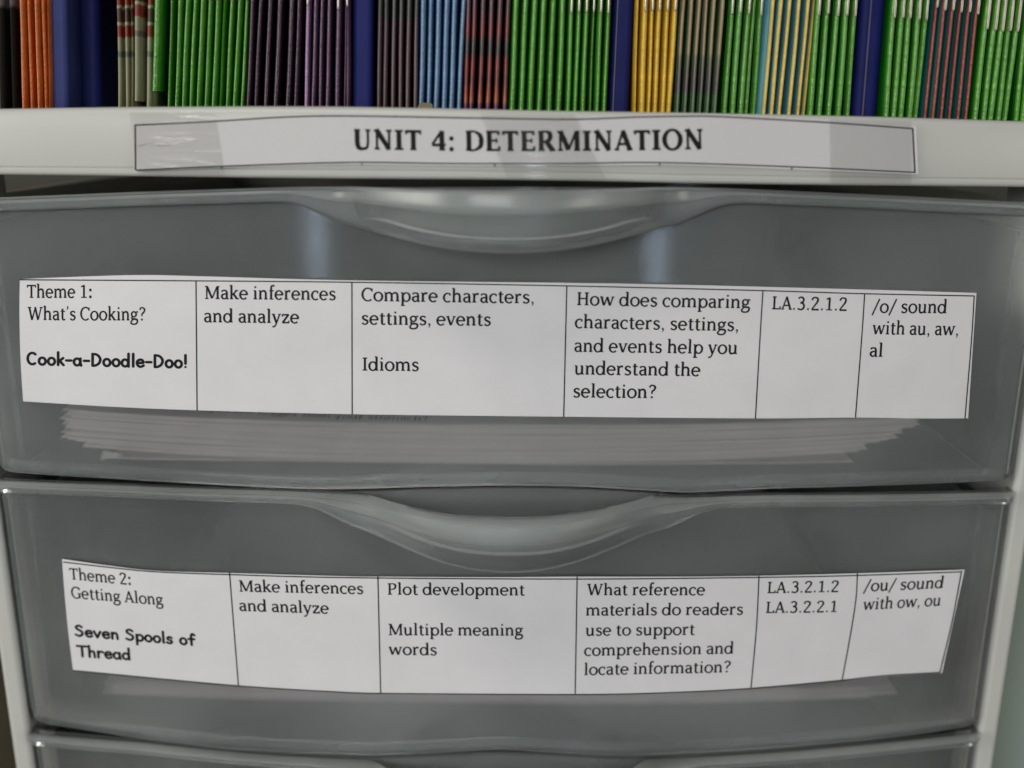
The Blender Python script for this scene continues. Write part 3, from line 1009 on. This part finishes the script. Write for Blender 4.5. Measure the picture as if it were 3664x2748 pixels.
top1 = [(71, 999), (226, 992), (492, 984), (706, 988), (1250, 1003), (2025, 1012), (2400, 1018), (3097, 1036), (3494, 1048)]
bot1 = [(83, 1436), (396, 1455), (705, 1468), (1260, 1482), (2017, 1491), (2703, 1497), (3061, 1494), (3257, 1497), (3464, 1497)]
rt1 = [(71, 1001), (701, 1005), (1259, 1010), (2028, 1023), (2730, 1040), (3094, 1051), (3486, 1059)]
make_strip('white paper strip on the upper drawer, its first cell reading Theme 1: What’s Cooking?', top1, bot1, rt1, None,
           [[(701, 1004), (705, 1468)], [(1259, 1009), (1260, 1482)], [(2028, 1022), (2017, 1491)], [(2730, 1039), (2720, 1200), (2703, 1497)], [(3094, 1050), (3084, 1200), (3061, 1494)]],
           [(3486, 1058), (3476, 1220), (3453, 1497)],
           [('cell_text', 'serif', [('Theme 1:', 97, 1066, 328, 1066), ('What’s Cooking?', 99, 1145, 517, 1147)]),
            ('story_title', 'hand', [('Cook-a-Doodle-Doo!', 99, 1305, 668, 1317)]),
            ('cell_text', 'serif', [('Make inferences', 733, 1070, 1198, 1074), ('and analyze', 733, 1153, 1068, 1157)]),
            ('cell_text', 'serif', [('Compare characters,', 1297, 1077, 1909, 1086), ('settings, events', 1296, 1161, 1753, 1166), ('Idioms', 1297, 1326, 1495, 1328)]),
            ('cell_text', 'serif', [('How does comparing', 2065, 1092, 2683, 1104), ('characters, settings,', 2060, 1174, 2640, 1185), ('and events help you', 2058, 1259, 2637, 1267), ('understand the', 2056, 1340, 2503, 1346), ('selection?', 2053, 1422, 2343, 1425)]),
            ('cell_text', 'serif', [('LA.3.2.1.2', 2763, 1107, 3029, 1112)]),
            ('cell_text', 'serif', [('/o/ sound', 3121, 1119, 3386, 1121), ('with au, aw,', 3121, 1196, 3427, 1200), ('al', 3114, 1276, 3157, 1277)])],
           47, [(0, 0.0), (1260, 0.0), (2028, .022), (2730, .055), (3094, .07), (3486, .075)], off1, -6, 0, None)

top2 = [(222, 2000), (379, 2022), (556, 2042), (821, 2050), (1250, 2062), (1352, 2063), (1769, 2065), (2065, 2063), (2450, 2063), (2716, 2060), (3068, 2051), (3452, 2038)]
bot2 = [(262, 2401), (853, 2456), (1250, 2480), (1362, 2483), (2058, 2487), (2400, 2480), (2687, 2465), (3013, 2436), (3158, 2421), (3371, 2408)]
rt2 = [(226, 2011), (400, 2031), (556, 2046), (821, 2056), (1250, 2067), (2065, 2072), (2716, 2066), (3068, 2059), (3441, 2046)]
make_strip('white paper strip on the middle drawer, its first cell reading Theme 2: Getting Along', top2, bot2, rt2, None,
           [[(821, 2049), (853, 2454)], [(1352, 2063), (1362, 2482)], [(2065, 2063), (2058, 2485)], [(2716, 2060), (2707, 2240), (2687, 2464)], [(3068, 2051), (3063, 2140), (3045, 2260), (3013, 2435)]],
           [(3441, 2042), (3423, 2140), (3404, 2237), (3363, 2407)],
           [('cell_text', 'serif', [('Theme 2:', 251, 2073, 469, 2093), ('Getting Along', 259, 2140, 584, 2166)]),
            ('story_title', 'hand', [('Seven Spools of', 272, 2276, 698, 2310), ('Thread', 278, 2349, 463, 2361)]),
            ('cell_text', 'serif', [('Make inferences', 857, 2117, 1297, 2126), ('and analyze', 860, 2186, 1175, 2196)]),
            ('cell_text', 'serif', [('Plot development', 1388, 2128, 1877, 2131), ('Multiple meaning', 1391, 2273, 1871, 2275), ('words', 1391, 2343, 1560, 2345)]),
            ('cell_text', 'serif', [('What reference', 2100, 2130, 2520, 2130), ('materials do readers', 2097, 2203, 2655, 2200), ('use to support', 2096, 2275, 2485, 2272), ('comprehension and', 2093, 2347, 2623, 2339), ('locate information?', 2091, 2416, 2610, 2406)]),
            ('cell_text', 'serif', [('LA.3.2.1.2', 2746, 2123, 2999, 2118), ('LA.3.2.2.1', 2741, 2194, 2993, 2190)]),
            ('cell_text', 'serif', [('/ou/ sound', 3090, 2117, 3373, 2104), ('with ow, ou', 3087, 2183, 3363, 2167)])],
           41, [(226, -0.09), (821, -.08), (1352, -.025), (2065, .017), (2716, .065), (3068, .11), (3441, .17)], off2, -4, 0,
           [(262, 2399), (853, 2454), (1250, 2478), (1362, 2481), (2058, 2485), (2400, 2478), (2687, 2463), (3013, 2434), (3158, 2418), (3363, 2406)])


# --- clear tape across the title label
def tape(label, tl, tr, br, bl, mat='tape'):
    n, m_ = (70, 130) if mat == 'tape_wrinkled' else (24, 16)

    def offt(px, py):
        o_ = off_title(px, py) + 0.00022
        if mat == 'tape_wrinkled':      # lifted creases in the tape: x0, x1, y, slope, width, lift
            for x0, x1, yy, sl, sg, A in ((470, 650, 528, -0.10, 4.5, 0.00030), (560, 770, 569, 0.09, 4.0, 0.00022), (690, 800, 547, -0.05, 3.5, 0.00018),
                                          (610, 770, 421, 0.03, 4.0, 0.00026), (490, 700, 500, 0.04, 7.0, 0.00016), (500, 640, 590, 0.05, 5.0, 0.00014)):
                wx = np.clip((px - x0) / 30, 0, 1) * np.clip((x1 - px) / 40, 0, 1)
                yc = yy + sl * (px - x0) + 3 * np.sin(px / 23.0)
                o_ = o_ + A * wx * np.exp(-((py - yc) / sg) ** 2)
        return o_
    P = np.zeros((n, m_, 3))
    for i in range(n):
        for_j = np.linspace(0, 1, m_); s = i / (n - 1)
        a = np.array(tl) * (1 - s) + np.array(tr) * s; b = np.array(bl) * (1 - s) + np.array(br) * s
        q = a[None] * (1 - for_j[:, None]) + b[None] * for_j[:, None]
        P[i] = on_front(q[:, 0], q[:, 1], offt(q[:, 0], q[:, 1]))
    c = P.reshape(-1, 3).mean(0)
    mb = MB(); mb.grid(P)
    return tag(mb.build('clear_tape', M[mat], loc=tuple(c)), label, 'tape', 'clear tape holding the title label')


tape('wrinkled clear tape over the left end of the title label', (462, 402), (770, 400), (806, 632), (494, 630), 'tape_wrinkled')
tape('slanted clear tape over the middle letters of the title label', (1715, 402), (2055, 408), (2168, 640), (1815, 636))
tape('smooth clear tape over the right end of the title label', (2968, 424), (3262, 432), (3262, 660), (2972, 655))

# ------------------------------------------------------------------ sheets lying in the drawers
def paper_sheet(xl, xr, yf, z, curl, seed, dz_mid=0.0, depth=0.19, rot=0.0, thick=0.00043, shiftz=None):
    r = np.random.RandomState(seed)
    n = 44
    X = np.linspace(xl, xr, n)
    u = (X - (xl + xr) / 2) / ((xr - xl) / 2)
    ph = r.rand(3) * 6.28
    Z = z + curl * np.abs(u) ** 2.4 + 0.00007 * np.sin(u * 5 + ph[0]) + 0.00005 * np.sin(u * 11 + ph[1])
    if shiftz is not None:
        Z = Z + shiftz(u)
    ys = np.linspace(0, depth, 6)
    P = np.zeros((n, 6, 3)); 
    for j, dy in enumerate(ys):
        P[:, j, 0] = X + rot * dy
        P[:, j, 1] = yf + dy + rot * (X - XC) * -1 + 0.0003 * np.sin(u * 3 + ph[2])
        P[:, j, 2] = Z
    Q = P.copy(); Q[:, :, 2] -= thick
    mb = MB(); mb.grid(P); mb.grid(Q[::-1])
    for a, b in ((P[:, 0], Q[:, 0]), (P[:, -1], Q[:, -1]), (P[0], Q[0]), (P[-1], Q[-1])):
        mb.grid(np.stack([a, b], 0))
    return mb


zf1, zf2 = DRAW[0]['zf'], DRAW[1]['zf']
YF1 = 0.0040
# upper drawer: bottom edge of the stack measured at the photo's middle
zc_bot = float(on_y(1750, 1655, YF1)[0, 2]); zc_top = float(on_y(1750, 1520, YF1)[0, 2])
xl1 = float(on_y(215, 1530, YF1)[0, 0]); xr1 = float(on_y(3325, 1540, YF1)[0, 0])
print('stack', zf1, zc_bot, zc_top, xl1, xr1)
zc_bot = max(zc_bot, zf1 + 0.0006)
NS = 28
G = 'loose printed sheets stacked in the upper drawer'
for i in range(NS):
    f = i / (NS - 1)
    z = zc_bot + (zc_top - zc_bot) * f
    xa = xl1 + rng.uniform(0, 0.0045) + (0.004 if i < 6 else 0)
    xb_ = xr1 - rng.uniform(0, 0.005) - (1 - f) ** 1.6 * 0.022
    if i == 0:
        xa = xl1 + 0.0140
    curl = 0.0042 + rng.uniform(-0.00012, 0.00012)
    if i == 0: curl = 0.0012
    mb = paper_sheet(xa, xb_, YF1 + rng.uniform(-0.00018, 0.00018), z, curl, 100 + i, rot=rng.uniform(-0.004, 0.004))
    c = ((xa + xb_) / 2, YF1, z)
    o = mb.build('paper_sheet', M['sheet'], loc=c)
    if i == NS - 1:
        tag(o, 'topmost printed sheet of the paper stack in the upper drawer', 'paper sheet', G)
        top_sheet, top_z, top_c = o, z, c
    elif i == 0:
        tag(o, 'lowest sheet in the upper drawer, its folded corner poking out at the left', 'paper sheet', G)
    else:
        tag(o, 'white sheet inside the curling paper stack in the upper drawer', 'paper sheet', G)


def mp_sheet(q):
    u, v = q[:, 0], q[:, 1]
    px = 560 + (1545 - 560) * u; py = 1483 + (1505 - 1483) * u - 17 * v
    p = on_z(px, py, top_z + 0.0005)
    X = (p[:, 0] - (xl1 + xr1) / 2) / ((xr1 - xl1) / 2)
    p[:, 2] = top_z + 0.00032 + 0.0042 * np.abs(X) ** 2.4
    return p


tm = text_mesh('idiom "eyes are bigger than your stomach?"', 'serif', mp_sheet)
o = tm.build('printed_text', M['ink'], smooth=False)
o.parent = top_sheet; o.location = -Vector(top_c)

# folded corner at the lower left of the upper stack
tri = on_y([368, 437, 440, 362], [1612, 1625, 1628, 1645], YF1 - 0.0006)
mb = MB(); mb.add(tri, [(0, 1, 2, 3)]); mb.add(tri + np.array([0, 0.0002, 0]), [(3, 2, 1, 0)])
low = [o for o in COL.objects if o.get('label', '').startswith('lowest sheet in the upper')][0]
o = mb.build('folded_corner', M['sheet'], smooth=False); o.parent = low; o.location = -Vector(low.location)

YF2 = 0.0040
zc2 = float(on_y(1800, 2512, YF2)[0, 2]); zc2 = max(zc2, zf2 + 0.0006)
xl2 = float(on_y(372, 2470, YF2)[0, 0]); xr2 = float(on_y(3215, 2468, YF2)[0, 0])
G2 = 'loose printed sheets stacked in the middle drawer'
for i in range(9):
    z = zc2 + i * 0.00045
    xa = xl2 + rng.uniform(0, 0.004) - (0.003 if i == 0 else 0); xb_ = xr2 - rng.uniform(0, 0.010)
    mb = paper_sheet(xa, xb_, YF2 + rng.uniform(-0.0004, 0.001), z, 0.0030, 300 + i, rot=rng.uniform(-0.003, 0.003))
    o = mb.build('paper_sheet', M['sheet'], loc=((xa + xb_) / 2, YF2, z))
    tag(o, 'white sheet lying in the thin paper pile in the middle drawer', 'paper sheet', G2)

# ------------------------------------------------------------------ booklets and binders standing on top
BY = 0.006      # depth of the row of spines
GLOSS = 0.33


def mat_pair(key, spine, cover, rough=0.34):
    a = principled(key + '_spine', spine, rough, 0.16, 260, 0.6, bump=0.5, bscale=900) if isinstance(spine, tuple) else banded(key + '_spine', spine, rough, wob=0.002)
    b = principled(key + '_cover', cover, rough + 0.1, 0.1, 60, 0.4) if isinstance(cover, tuple) else banded(key + '_cover', cover, rough, wob=0.001)
    return [a, b]


brick_r, brick_m, brick_o, brick_d = (0.22, 0.035, 0.02), (0.34, 0.33, 0.22), (0.27, 0.27, 0.17), (0.09, 0.05, 0.03)
bricks = [(0.0, brick_o), (0.0170, brick_o), (0.0172, (0.11, 0.13, 0.09)), (0.0186, (0.11, 0.13, 0.09)), (0.0188, brick_o), (0.0222, brick_o), (0.0226, brick_r), (0.0252, brick_r), (0.0255, brick_m), (0.0262, brick_m),
          (0.0265, brick_d), (0.0296, brick_d), (0.0298, brick_m), (0.0304, brick_m), (0.0307, brick_r), (0.0332, brick_r), (0.0335, brick_m), (0.0342, brick_m), (0.0345, brick_d), (0.05, brick_r)]
fire = [(0.0, (0.11, 0.025, 0.10)), (0.0046, (0.13, 0.03, 0.10)), (0.0056, (0.36, 0.11, 0.04)), (0.0080, (0.26, 0.05, 0.03)), (0.0115, (0.12, 0.03, 0.03)), (0.0150, (0.20, 0.035, 0.03)), (0.0175, (0.15, 0.03, 0.03)),
        (0.0185, (0.045, 0.04, 0.04)), (0.0215, (0.06, 0.05, 0.05)), (0.0240, (0.20, 0.04, 0.04)), (0.0300, (0.10, 0.05, 0.06)), (0.05, (0.15, 0.05, 0.09))]
TYPES = {
    'dark': mat_pair('dark_olive', [(0, (0.010, 0.009, 0.006)), (0.0300, (0.012, 0.010, 0.008)), (0.0312, (0.12, 0.10, 0.10)), (0.05, (0.13, 0.11, 0.115))], [(0, (0.006, 0.005, 0.004)), (0.030, (0.008, 0.006, 0.005)), (0.0312, (0.11, 0.085, 0.09)), (0.05, (0.12, 0.09, 0.10))], 0.5),
    'orange': mat_pair('orange', (0.52, 0.125, 0.016), (0.34, 0.045, 0.010)),
    'brick': mat_pair('brick_print', bricks, bricks, 0.45),
    'green': mat_pair('green', (0.072, 0.27, 0.022), (0.008, 0.13, 0.008), 0.20),
    'black': mat_pair('black', (0.030, 0.009, 0.027), (0.003, 0.002, 0.003), 0.3),
    'purple': mat_pair('purple', (0.105, 0.050, 0.105), (0.02, 0.018, 0.04), 0.28),
    'lavender': mat_pair('lavender', (0.34, 0.20, 0.37), (0.05, 0.03, 0.06), 0.3),
    'mauve': mat_pair('mauve', [(0, (0.12, 0.075, 0.08)), (0.0265, (0.11, 0.07, 0.085)), (0.0275, (0.075, 0.07, 0.07)), (0.05, (0.07, 0.075, 0.07))], [(0, (0.012, 0.008, 0.014)), (0.0265, (0.012, 0.008, 0.014)), (0.0275, (0.008, 0.035, 0.012)), (0.05, (0.008, 0.035, 0.012))]),
    'blue': mat_pair('light_blue', (0.15, 0.26, 0.41), (0.015, 0.065, 0.16)),
    'fire': mat_pair('fire_print', fire, (0.006, 0.003, 0.004), 0.32),
    'yellow': mat_pair('yellow', (0.64, 0.42, 0.035), (0.44, 0.24, 0.02)),
    'tan': mat_pair('tan_spine', [(0, (0.075, 0.13, 0.055)), (0.0085, (0.08, 0.14, 0.06)), (0.0095, (0.10, 0.085, 0.085)), (0.0135, (0.11, 0.09, 0.085)), (0.0185, (0.12, 0.13, 0.07)), (0.0195, (0.27, 0.21, 0.12)), (0.05, (0.32, 0.23, 0.14))],
                    [(0, (0.035, 0.12, 0.045)), (0.0085, (0.035, 0.11, 0.05)), (0.0095, (0.045, 0.06, 0.06)), (0.0185, (0.06, 0.10, 0.05)), (0.0195, (0.05, 0.12, 0.04)), (0.05, (0.06, 0.13, 0.04))]),
    'teal_yellow': mat_pair('yellow_on_teal', (0.60, 0.46, 0.12), (0.08, 0.26, 0.31)),
    'teal_red': mat_pair('red_on_teal', (0.21, 0.036, 0.03), (0.003, 0.14, 0.13)),
}
for m_ in TYPES['dark']:
    for n_ in m_.node_tree.nodes:
        if n_.type == 'BSDF_PRINCIPLED':
            n_.inputs['Specular IOR Level'].default_value = 0.1
            n_.inputs['Roughness'].default_value = 0.8


def base_py(px):
    p = np.array(LED_TOP, float)
    return float(np.interp(px, p[:, 0], p[:, 1]))


ROWS = []    # every booklet: type, px at frame top, px at base, width px, options


def group(kind, off, sc, tops, bots, **kw):
    T = [off + t / sc for t in tops]; B = [off + b / sc for b in bots]
    return dict(kind=kind, T=T, B=B, **kw)


s_ = 3.456
GR = [
    group('dark', 0, s_, [-8, 132], [32, 172], desc='dark olive-black', where='at the far left end beside the orange booklets', w=[136, 112]),
    group('orange', 0, s_, [250, 345, 435, 525, 588], [293, 390, 477, 562, 612], desc='orange', where='between the dark booklets and the left blue binder', w=[98, 92, 88, 88, 40]),
    group('brick', 0, s_, [1460, 1560, 1625, 1712, 1848], [1475, 1572, 1632, 1703, 1832], desc='brick-printed', where='right of the dark gap beside the blue binders', w=[92, 92, 40, 112, 120], raise_={3: 0.0028}),
    group('green', 600, s_, [-95, 45, 150, 240, 335, 425, 522, 612, 708, 792, 885, 980], [-130, 15, 100, 187, 280, 372, 465, 560, 645, 730, 820, 915],
          desc='bright green', where='between the brick-printed and the black booklets', w=[135, 90, 90, 90, 90, 92, 92, 92, 80, 88, 90, 88], staples={6: 18, 7: 22, 9: 20, 10: 22, 11: 18}, raise_={0: 0.0042}, dim=[1, 8]),
    group('black', 600, s_, [1045, 1145, 1262, 1385, 1535, 1622], [990, 1083, 1208, 1332, 1478, 1578], desc='black', where='between the green and the purple booklets', w=[95, 100, 112, 118, 120, 90]),
    group('purple', 600, s_, [1735, 1830, 1908, 2000, 2112, 2205, 2222], [1708, 1792, 1880, 1968, 2090, 2190, 2218], desc='purple', where='left of the narrow blue binder', w=[95, 85, 85, 92, 100, 60, 95], staples={0: 80, 4: 125, 6: 95}),
    group('mauve', 1200, s_, [548, 622, 725, 815, 908, 1003], [532, 608, 707, 797, 887, 982], desc='brownish mauve', where='between a blue binder and the pale blue booklets', w=[80, 92, 95, 92, 92, 90]),
    group('blue', 1200, s_, [1087, 1182, 1278, 1380, 1475, 1587], [1055, 1148, 1243, 1337, 1428, 1525], desc='pale blue', where='between the mauve and the flame-printed booklets', w=[95, 95, 97, 100, 100, 95]),
    group('fire', 1200, s_, [1645, 1722, 1830, 1935, 2037, 2140], [1612, 1677, 1782, 1886, 1987, 2088], desc='flame-printed black', where='between the pale blue and the green booklets', w=[90, 98, 104, 104, 102, 96]),
    group('green', 1800, s_, [165, 283, 395, 507, 622, 742, 852, 945, 1040, 1128, 1217, 1308], [108, 222, 334, 443, 567, 688, 802, 894, 987, 1073, 1162, 1252],
          desc='bright green', where='between the flame-printed booklets and the blue binder', w=[112, 112, 110, 112, 115, 112, 100, 92, 92, 88, 88, 90], staples={0: 8, 1: 8, 2: 8, 3: 8, 6: 170, 7: 165, 8: 165, 9: 165, 10: 165, 11: 180}, dim=[9]),
    group('yellow', 1800, s_, [1668, 1765, 1855, 1942, 2042, 2140], [1632, 1720, 1803, 1880, 1975, 2057], desc='yellow', where='between a blue binder and the tan-spined booklets', w=[50, 115, 75, 95, 100, 98], staples={1: 155, 2: 145, 3: 150, 4: 150, 5: 148}),
    group('tan', 2400, s_, [165, 262, 362, 450, 548, 652], [80, 180, 272, 358, 450, 548], desc='tan and green', where='right of the yellow booklets', w=[98, 98, 95, 92, 100, 100]),
    group('green', 2400, s_, [770, 870, 978, 1040, 1128], [670, 772, 868, 928, 1025], desc='bright green', where='between the tan-spined and the yellow-edged teal booklets', w=[100, 100, 95, 65, 100], staples={0: 190, 1: 180, 2: 185, 4: 205}, dim=[3, 4]),
    group('teal_yellow', 2400, s_, [1275, 1375, 1482, 1597, 1708, 1790], [1158, 1252, 1348, 1470, 1580, 1645], desc='yellow-edged teal', where='in the right half of the row', w=[185, 95, 108, 112, 108, 70], nose=0.30, dim=[5]),
    group('green', 2400, s_, [1842, 1955, 2080, 2190, 2290], [1735, 1843, 1963, 2085, 2190], desc='bright green', where='between the yellow-edged teal booklets and the rightmost binder', w=[100, 112, 115, 110, 85], staples={0: 205, 1: 190, 2: 210, 3: 205, 4: 215}),
    group('green', 3024, s_, [620, 728, 815, 928, 1020], [515, 612, 702, 812, 880], desc='bright green', where='between the rightmost binder and the red-edged teal booklets', w=[95, 100, 95, 110, 85], staples={0: 235, 1: 240, 2: 238, 3: 255, 4: 265}),
    group('teal_red', 3024, s_, [1142, 1243, 1342, 1443, 1548, 1652], [995, 1092, 1197, 1292, 1400, 1497], desc='red-edged teal', where='near the right end of the row', w=[110, 100, 100, 100, 105, 100], nose=0.28, staples={0: 110, 1: 145, 2: 145, 3: 170, 4: 165, 5: 190}),
    group('green', 3024, s_, [1790, 1895, 1985, 2078, 2172, 2275, 2370], [1615, 1725, 1812, 1902, 1990, 2128, 2215], desc='bright green', where='at the right end beyond the red-edged teal booklets', w=[115, 100, 92, 92, 95, 110, 100], staples={0: 375, 1: 385, 2: 400, 3: 395, 4: 405, 5: 415}),
]
ORD = ['first', 'second', 'third', 'fourth', 'fifth', 'sixth', 'seventh', 'eighth', 'ninth', 'tenth', 'eleventh', 'twelfth']
NUM = ['', 'one', 'two', 'three', 'four', 'five', 'six', 'seven', 'eight', 'nine', 'ten', 'eleven', 'twelve']
SPECIAL = {('brick', 2): 'thin brick-printed booklet, third of five right of the dark gap',
           ('brick', 3): 'raised brick-printed booklet, fourth of five right of the dark gap',
           ('orange', 4): 'thinnest orange booklet, touching the left blue binder',
           ('purple', 0): 'lightest purple booklet, beside the black booklets'}
PXM = float(on_y(1833, 300, BY)[0, 0] - on_y(1832, 300, BY)[0, 0])   # metres per photo pixel at the spines


def booklet(T, nose, kind, seed, H_=0.225, depth=0.165, lip=0.0):
    """folded cover: rounded spine in front, two boards going back"""
    r = np.random.RandomState(seed)
    h = T / 2 * 0.97
    nx = (h - (0.00062 if nose > 0.22 else 0.00085) - 0.0002) if nose else 0.0   # where the fold sits across the thickness
    rad = (0.00058 if nose > 0.22 else 0.00080) if nose else h * 0.66
    fold = 0.0019 if not nose else 0.0016
    sec = [(-h, depth), (-h, 0.03), (-h, 0.0085), (-h * 0.96, 0.0052)]
    a0 = nx - rad
    if nose:
        sec += [(-h * 0.55, 0.0036), (a0 - 0.0001, 0.0016)]
    else:
        sec += [(-h * 0.90, 0.0022)]
    arc = []
    for k in range(9):
        a = math.pi - math.pi * k / 8
        arc.append((nx + rad * math.cos(a), fold - fold * math.sin(a) ** 0.9))
    n0 = len(sec)
    sec += arc
    n1 = len(sec)
    if nose:
        sec += [(h * 0.96, 0.0040)]
    else:
        sec += [(h * 0.90, 0.0022)]
    sec += [(h * 0.96, 0.0052), (h, 0.0085), (h, 0.03), (h, depth)]
    zs = np.concatenate([[0], np.linspace(0.0006, 0.05, 12), [H_ * .5, H_]])
    wob = r.rand(2) * 6.28
    mb = MB()
    ns = len(sec)
    P = np.zeros((len(zs), ns, 3))
    for i, z in enumerate(zs):
        dx = 0.00006 * math.sin(z * 160 + wob[0]); dy = 0.00012 * math.sin(z * 110 + wob[1])
        for j, (x, y) in enumerate(sec):
            P[i, j] = (x + dx, y + dy, z)
    n = len(mb.v)
    mb.v += [tuple(p) for p in P.reshape(-1, 3)]
    s0, s1 = (n0, n1 - 1) if not nose else (n0 + 1, n1 - 1)
    for i in range(len(zs) - 1):
        for j in range(ns):
            j2 = (j + 1) % ns
            mb.f.append((i * ns + j, i * ns + j2, (i + 1) * ns + j2, (i + 1) * ns + j))
            mb.mi.append(0 if s0 <= j < s1 else 1)
    mb.f.append(tuple(range(ns))[::-1]); mb.mi.append(1)
    mb.f.append(tuple((len(zs) - 1) * ns + j for j in range(ns))); mb.mi.append(1)
    return mb, nx


cnt = 0
for gi, g in enumerate(GR):
    n = len(g['T'])
    for i in range(n):
        cnt += 1
        tpx, bpx = g['T'][i], g['B'][i]
        nose = g.get('nose', 0.0)
        if g['kind'] == 'green' and g['T'][0] > 2400: nose = 0.2
        if g['kind'] == 'tan': nose = 0.25
        wpx = g['w'][i] / s_
        T = wpx * PXM * 0.985
        yb = BY + rng.uniform(-0.0006, 0.0006) + (0.0022 if i in g.get('dim', []) else 0)
        bpy_ = base_py(bpx)
        pb = on_y(bpx, bpy_, yb)[0]; pt = on_y(tpx, 0.0, yb)[0]
        lean = math.atan2(pt[0] - pb[0], pt[2] - pb[2])
        up = g.get('raise_', {}).get(i, 0.0)
        mb, nx = booklet(T, nose, g['kind'], cnt)
        zb_ = ZT(pb[0]) - 0.0038 + 0.0003
        foot = Vector((pb[0] - (pb[2] - zb_) * math.tan(lean) - nx * math.cos(lean), yb, zb_ + up * 1.9))
        mats = TYPES['lavender'] if (g['kind'] == 'purple' and i == 0) else TYPES[g['kind']]
        o = mb.build('booklet', mats, sharp=60)
        fix_normals(o)
        o.location = foot
        o.rotation_euler = (0, lean, 0)
        lab = SPECIAL.get((g['kind'], i))
        if g['kind'] == 'green' and gi == 3 and i == 0:
            lab = 'wide raised green booklet right beside the brick-printed booklets'
        if not lab:
            nn = n
            lab = f"{ORD[i]} of {NUM[nn]} {g['desc']} booklets {g['where']}"
        tag(o, lab, 'booklet', f"{g['desc']} booklets standing {g['where']}")
        if i in g.get('staples', {}):
            sy = g['staples'][i] / s_
            pz = on_y(bpx + (tpx - bpx) * (bpy_ - sy) / bpy_, sy, yb)[0]
            zs0 = (pz[2] - foot.z) / math.cos(lean)
            sm = MB()
            # a wire lying along the fold, its ends bent into it
            path = [(0, 0.0012, zs0), (0, -0.0002, zs0 + 0.0003), (0, -0.00034, zs0 + 0.001), (0, -0.00034, zs0 + 0.0095), (0, -0.0002, zs0 + 0.0106), (0, 0.0012, zs0 + 0.0109)]
            ring = []
            for (x, y, z) in path:
                ring.append([(nx + 0.00034 * math.cos(a), y + 0.00026 * math.sin(a), z) for a in np.linspace(0, 2 * math.pi, 9)[:-1]])
            sm.grid(ring, closed_v=True)
            so = sm.build('staple', M['staple'])
            fix_normals(so)
            so.parent = o

print('booklets', cnt)


# navy binders
def binder(label, tl, tr, bl, br, yb, edge_at=None, face=False, H_=0.235):
    """boxy spine with rounded hinges; px of its left and right sides at the frame top and at the foot"""
    bp0, bp1 = base_py(bl), base_py(br)
    a = on_y(bl, bp0, yb)[0]; b = on_y(br, bp1, yb)[0]; at = on_y(tl, 0, yb)[0]; bt = on_y(tr, 0, yb)[0]
    lean = math.atan2((at[0] + bt[0] - a[0] - b[0]) / 2, at[2] - a[2])
    Wd = ((b[0] - a[0]) + (bt[0] - at[0])) / 2
    h = Wd / 2
    r = min(0.0022, h * .6)
    sec = [(-h, 0.16), (-h, 0.012), (-h + 0.0005, 0.0060), (-h + 0.0003, 0.0030)]
    for k in range(7):
        an = math.pi - k / 6 * math.pi / 2
        sec.append((-h + r + r * math.cos(an), r - r * math.sin(an)))
    for k in range(5):
        x = -h + r + (2 * h - 2 * r) * (k + 1) / 6
        sec.append((x, 0.0))
    for k in range(7):
        an = math.pi / 2 - k / 6 * math.pi / 2
        sec.append((h - r + r * math.cos(an), r - r * math.sin(an)))
    sec += [(h - 0.0003, 0.0030), (h - 0.0005, 0.0060), (h, 0.012), (h, 0.16)]
    zs = np.array([0, 0.0008, 0.01, 0.03, 0.06, H_])
    P = np.array([[(x, y, z) for x, y in sec] for z in zs])
    mb = MB(); ns = len(sec)
    mb.grid(P, closed_v=True)
    mb.f.append(tuple(range(ns))[::-1]); mb.mi.append(0)
    mb.f.append(tuple((len(zs) - 1) * ns + j for j in range(ns))); mb.mi.append(0)
    o = mb.build('binder', M['binder_face'] if face else M['binder'], sharp=60)
    fix_normals(o)
    mid = (a + b) / 2
    zb_ = ZT(mid[0]) - 0.0037
    o.location = (mid[0] - (mid[2] - zb_) * math.tan(lean), yb, zb_)
    o.rotation_euler = (0, lean, 0)
    tag(o, label, 'binder', 'navy blue binders between the booklets')
    if edge_at is not None:
        xe = -h + edge_at * 2 * h
        e = MB(); e.box(xe - 0.00022, xe + 0.00022, -0.00045, 0.002, 0.001, H_ - 0.001)
        eo = e.build('spine_seam', M['binder_edge'], bevel=0.0001); eo.parent = o
    return o


binder('faded blue binder standing directly right of the orange booklets', 171, 236, 182, 240, BY + 0.002, face=True)
binder('wide navy binder left of the dark gap and the brick-printed booklets', 258, 352, 271, 356, BY + 0.012, edge_at=0.03)
binder('navy binder between the purple and the brownish mauve booklets', 1200 + 212 / s_, 1200 + 478 / s_, 1200 + 212 / s_, 1200 + 462 / s_, BY + 0.001)
binder('navy binder between the long green row and the yellow booklets', 1800 + 1372 / s_, 1800 + 1622 / s_, 1800 + 1300 / s_, 1800 + 1560 / s_, BY + 0.003, edge_at=0.2)
binder('rightmost navy binder, standing between two bundles of green booklets', 3024 + 200 / s_, 3024 + 520 / s_, 3024 + 85 / s_, 3024 + 408 / s_, BY + 0.003, edge_at=0.38)

# a torn tan scrap caught behind the lip
p = on_y([1495, 1500, 1510, 1530, 1543, 1547, 1548, 1494], [382, 372, 367, 369, 370, 374, 392, 392], BY - 0.006)
mb = MB()
q = p + np.array([0, 0.0009, 0])
nn = len(p)
mb.add(np.vstack([p, q]), [tuple(range(nn)), tuple(range(2 * nn - 1, nn - 1, -1))] + [(i, (i + 1) % nn, nn + (i + 1) % nn, nn + i) for i in range(nn)])
c = p.mean(0)
tag(fix_normals(mb.build('cardboard_scrap', M['scrap'], loc=tuple(c), smooth=False)), 'tiny tan cardboard scrap stuck behind the ledge below the pale blue booklets', 'scrap')
